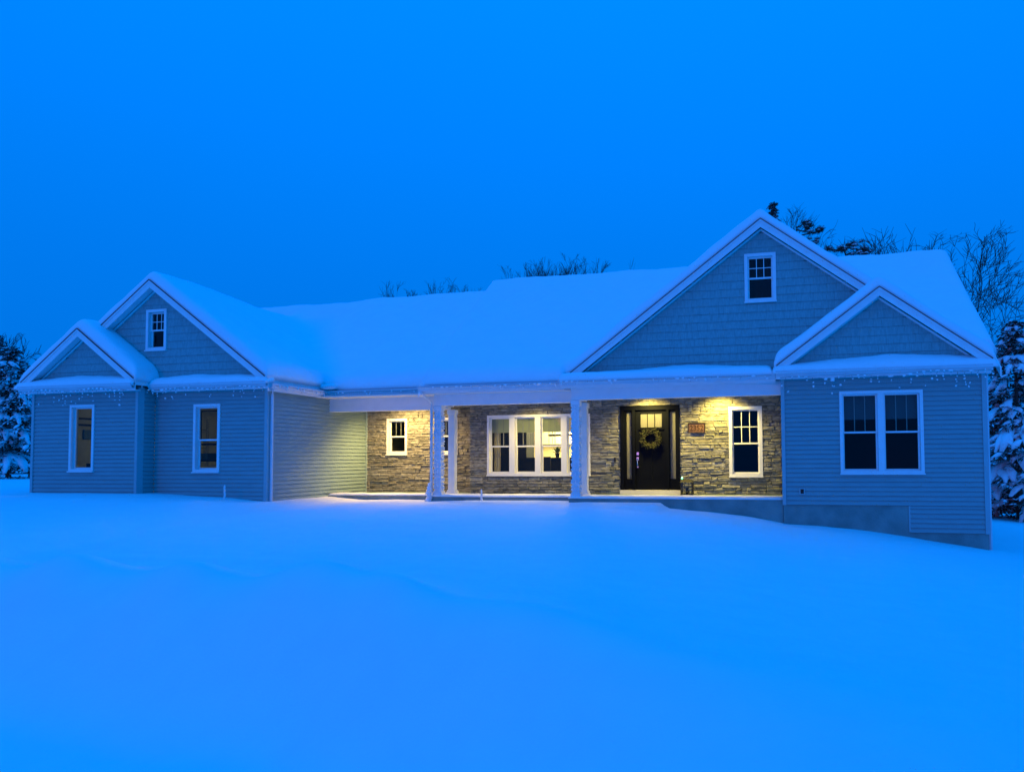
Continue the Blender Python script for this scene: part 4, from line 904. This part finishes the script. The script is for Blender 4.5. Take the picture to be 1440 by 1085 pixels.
def open_pine(x, y, height, seed, label, reach=2.4, top=.36, limbs=13, lean=0.0, snow=.5):
    rnd = random.Random(seed); z = ground_z(x, y) - .1; t = empty('pine_tree', (x, y, z), label=label, category='tree', group='conifers around the house')
    MB().tube([(0, 0, 0), (.05, 0, height * .5), (.0, 0, height * .96)], [height * .016, height * .012, .03], 7).build('trunk', 'bark', t)
    br, nd, sn = MB(), MB(), MB()
    for k in range(limbs):
        f = k / (limbs - 1); h = height * (1 - top * (1 - f)); a = rnd.uniform(0, 2 * math.pi) if k % 2 else rnd.gauss(lean, .5); L = reach * (1.05 - .72 * f) * rnd.uniform(.7, 1.15)
        d = Vector((math.cos(a), math.sin(a), 0)); pts = [Vector((0, 0, h)) + d * L * s_ + Vector((0, 0, L * (.16 * s_ - .04 * s_ * s_) + rnd.gauss(0, .05))) for s_ in (0, .3, .6, .85, 1)]
        br.tube(pts, [.05, .04, .03, .02, .012], 5, cap=False); side = Vector((-d.y, d.x, 0))
        for q in range(int(7 + L * 5)):
            s_ = rnd.uniform(.3, 1.0) ** .8; i = min(3, int(s_ * 4)); p = pts[i].lerp(pts[i + 1], rnd.random()); e = p + side * rnd.gauss(0, .20 * L) + d * rnd.uniform(0, .25) + Vector((0, 0, rnd.uniform(-.02, .16)))
            br.tube([p, e], [.014, .008], 3, cap=False)
            for b_ in range(46):
                v = Vector((rnd.gauss(0, 1), rnd.gauss(0, 1), rnd.gauss(.25, .5))).normalized(); w_ = v.cross(Vector((rnd.uniform(-1, 1), rnd.uniform(-1, 1), .5))).normalized(); c = e + v * rnd.uniform(0, .06); bl = rnd.uniform(.10, .2)
                nd.poly([c - w_ * .010, c + v * bl - w_ * .004, c + v * bl + w_ * .004, c + w_ * .010])
            if rnd.random() < snow: sn.lump(e + Vector((0, 0, .05)), rnd.uniform(.07, .16), rnd.uniform(.07, .16), rnd.uniform(.03, .05), rnd, 4, 7, .3)
    br.build('branches', 'bark', t); nd.build('crown', 'needle', t)
    if sn.v: sn.build('snow_load', 'snow', t, smooth=True, kind='stuff')
    return t
# right, beside the house
conifer(7.9, 12.0, 7.2, 2.5, 21, 'snow laden spruce crowding the right corner of the house', 1.0, droop=.62, needles=34, whorl=.42, base=.10, blade=.2, pads=1.9)
conifer(11.3, 19.0, 9.0, 2.8, 22, 'snowy spruce behind the nearest one at the right edge', .9, droop=.55, needles=26, base=.04)
conifer(8.6, 20.5, 6.0, 2.2, 27, 'low snowy spruce filling the gap behind the right corner', .85, droop=.5, needles=26, base=.03)
bare_tree(5.5, 24, 0, 31, 'bare tree above the right roof ridge, nearest the gable', .6, depth=7, ztop=12.0, wide=.85)
bare_tree(7.8, 24.5, 0, 32, 'bare tree standing in the middle above the right roof', .62, depth=7, ztop=12.2, wide=.8)
bare_tree(9.3, 23, 0, 33, 'bare tree leaning out past the right end of the roof', .7, depth=7, ztop=11.4, wide=.8)
conifer(-.1, 22, 14.7, 1.5, 41, 'spruce spire rising just behind the tall gable peak', .45, sparse=.2, needles=18)
bare_tree(1.25, 23, 0, 46, 'bare tree right beside the spruce spire behind the gable peak', .5, depth=7, ztop=13.75)
open_pine(1.0, 21.5, 12.9, 43, 'open pine with long level boughs right of the gable peak', reach=2.3, lean=0.0, top=.22)
open_pine(3.3, 21, 12.0, 44, 'snow dusted pine showing just above the roof right of the big gable', reach=2.0, lean=.2, top=.2, snow=.8)
# treetops over the left ridge: a far tree line
for i, (x, y, h, lb) in enumerate(((-24.0, 33, 13.25, 'leftmost of the faint treetops over the low roof ridge'), (-22.4, 33, 13.95, 'tallest faint treetop over the low left ridge'), (-20.3, 33, 13.35, 'faint treetop just left of the step in the ridge'),
        (-18.7, 34, 14.10, 'small bare treetop right above the ridge step'), (-17.4, 33, 14.25, 'second bare treetop right of the ridge step'), (-15.9, 33, 14.75, 'tallest bare treetop over the middle ridge'), (-14.6, 33, 14.40, 'bare treetop right of the tallest over the middle ridge'), (-13.5, 33, 14.30, 'rightmost bare treetop over the middle ridge'))):
    bare_tree(x, y, 0, 60 + i, lb, .42, depth=7, group='treetops beyond the left ridge', tw=.013, ztop=h)
# left of the house
conifer(-28.3, 6.0, 5.3, 1.9, 71, 'snow laden spruce nearest the left corner of the house', 1.0, droop=.6, needles=30, base=.20, blade=.2, pads=1.7)
conifer(-33.6, 9.5, 6.4, 2.2, 72, 'tall snowy spruce at the left edge', .9, droop=.5, needles=26, base=.08)
bare_tree(-32.6, 9.5, 6.3, 73, 'bare tree rising over the spruces at the left edge', .6, group='bare trees left of the house', depth=6)
conifer(-33.0, 13, 4.6, 2.0, 74, 'short dark spruce behind the left corner', .7, needles=26, base=.02)
# far wood closing the view
mb = MB(); rf = random.Random(2); 
for k in range(900):
    a = rf.uniform(-.95, 1.0); r_ = rf.uniform(75, 110); x, y = r_ * math.sin(a) - 6, r_ * math.cos(a) - 10; z = ground_z(x, y) - .3; h = rf.uniform(5, 9); w_ = h * .22; tw = rf.uniform(0, 3)
    for lv in range(4):
        z0, z1, rr_ = z + h * (.1 + .2 * lv), z + h * (.45 + .19 * lv), w_ * (1 - .22 * lv); n0 = len(mb.v); mb.v.append((x, y, z1))
        for q in range(7):
            an = q * 2 * math.pi / 7 + tw; j = rf.uniform(.7, 1.2); mb.v.append((x + rr_ * j * math.cos(an), y + rr_ * j * math.sin(an), z0 + rf.uniform(-.2, .2)))
        for q in range(7): mb.f.append((n0, n0 + 1 + q, n0 + 1 + (q + 1) % 7))
mb.build('distant_wood', 'snowy_needle', kind='stuff', label='distant snowy wood behind the house', category='wood')
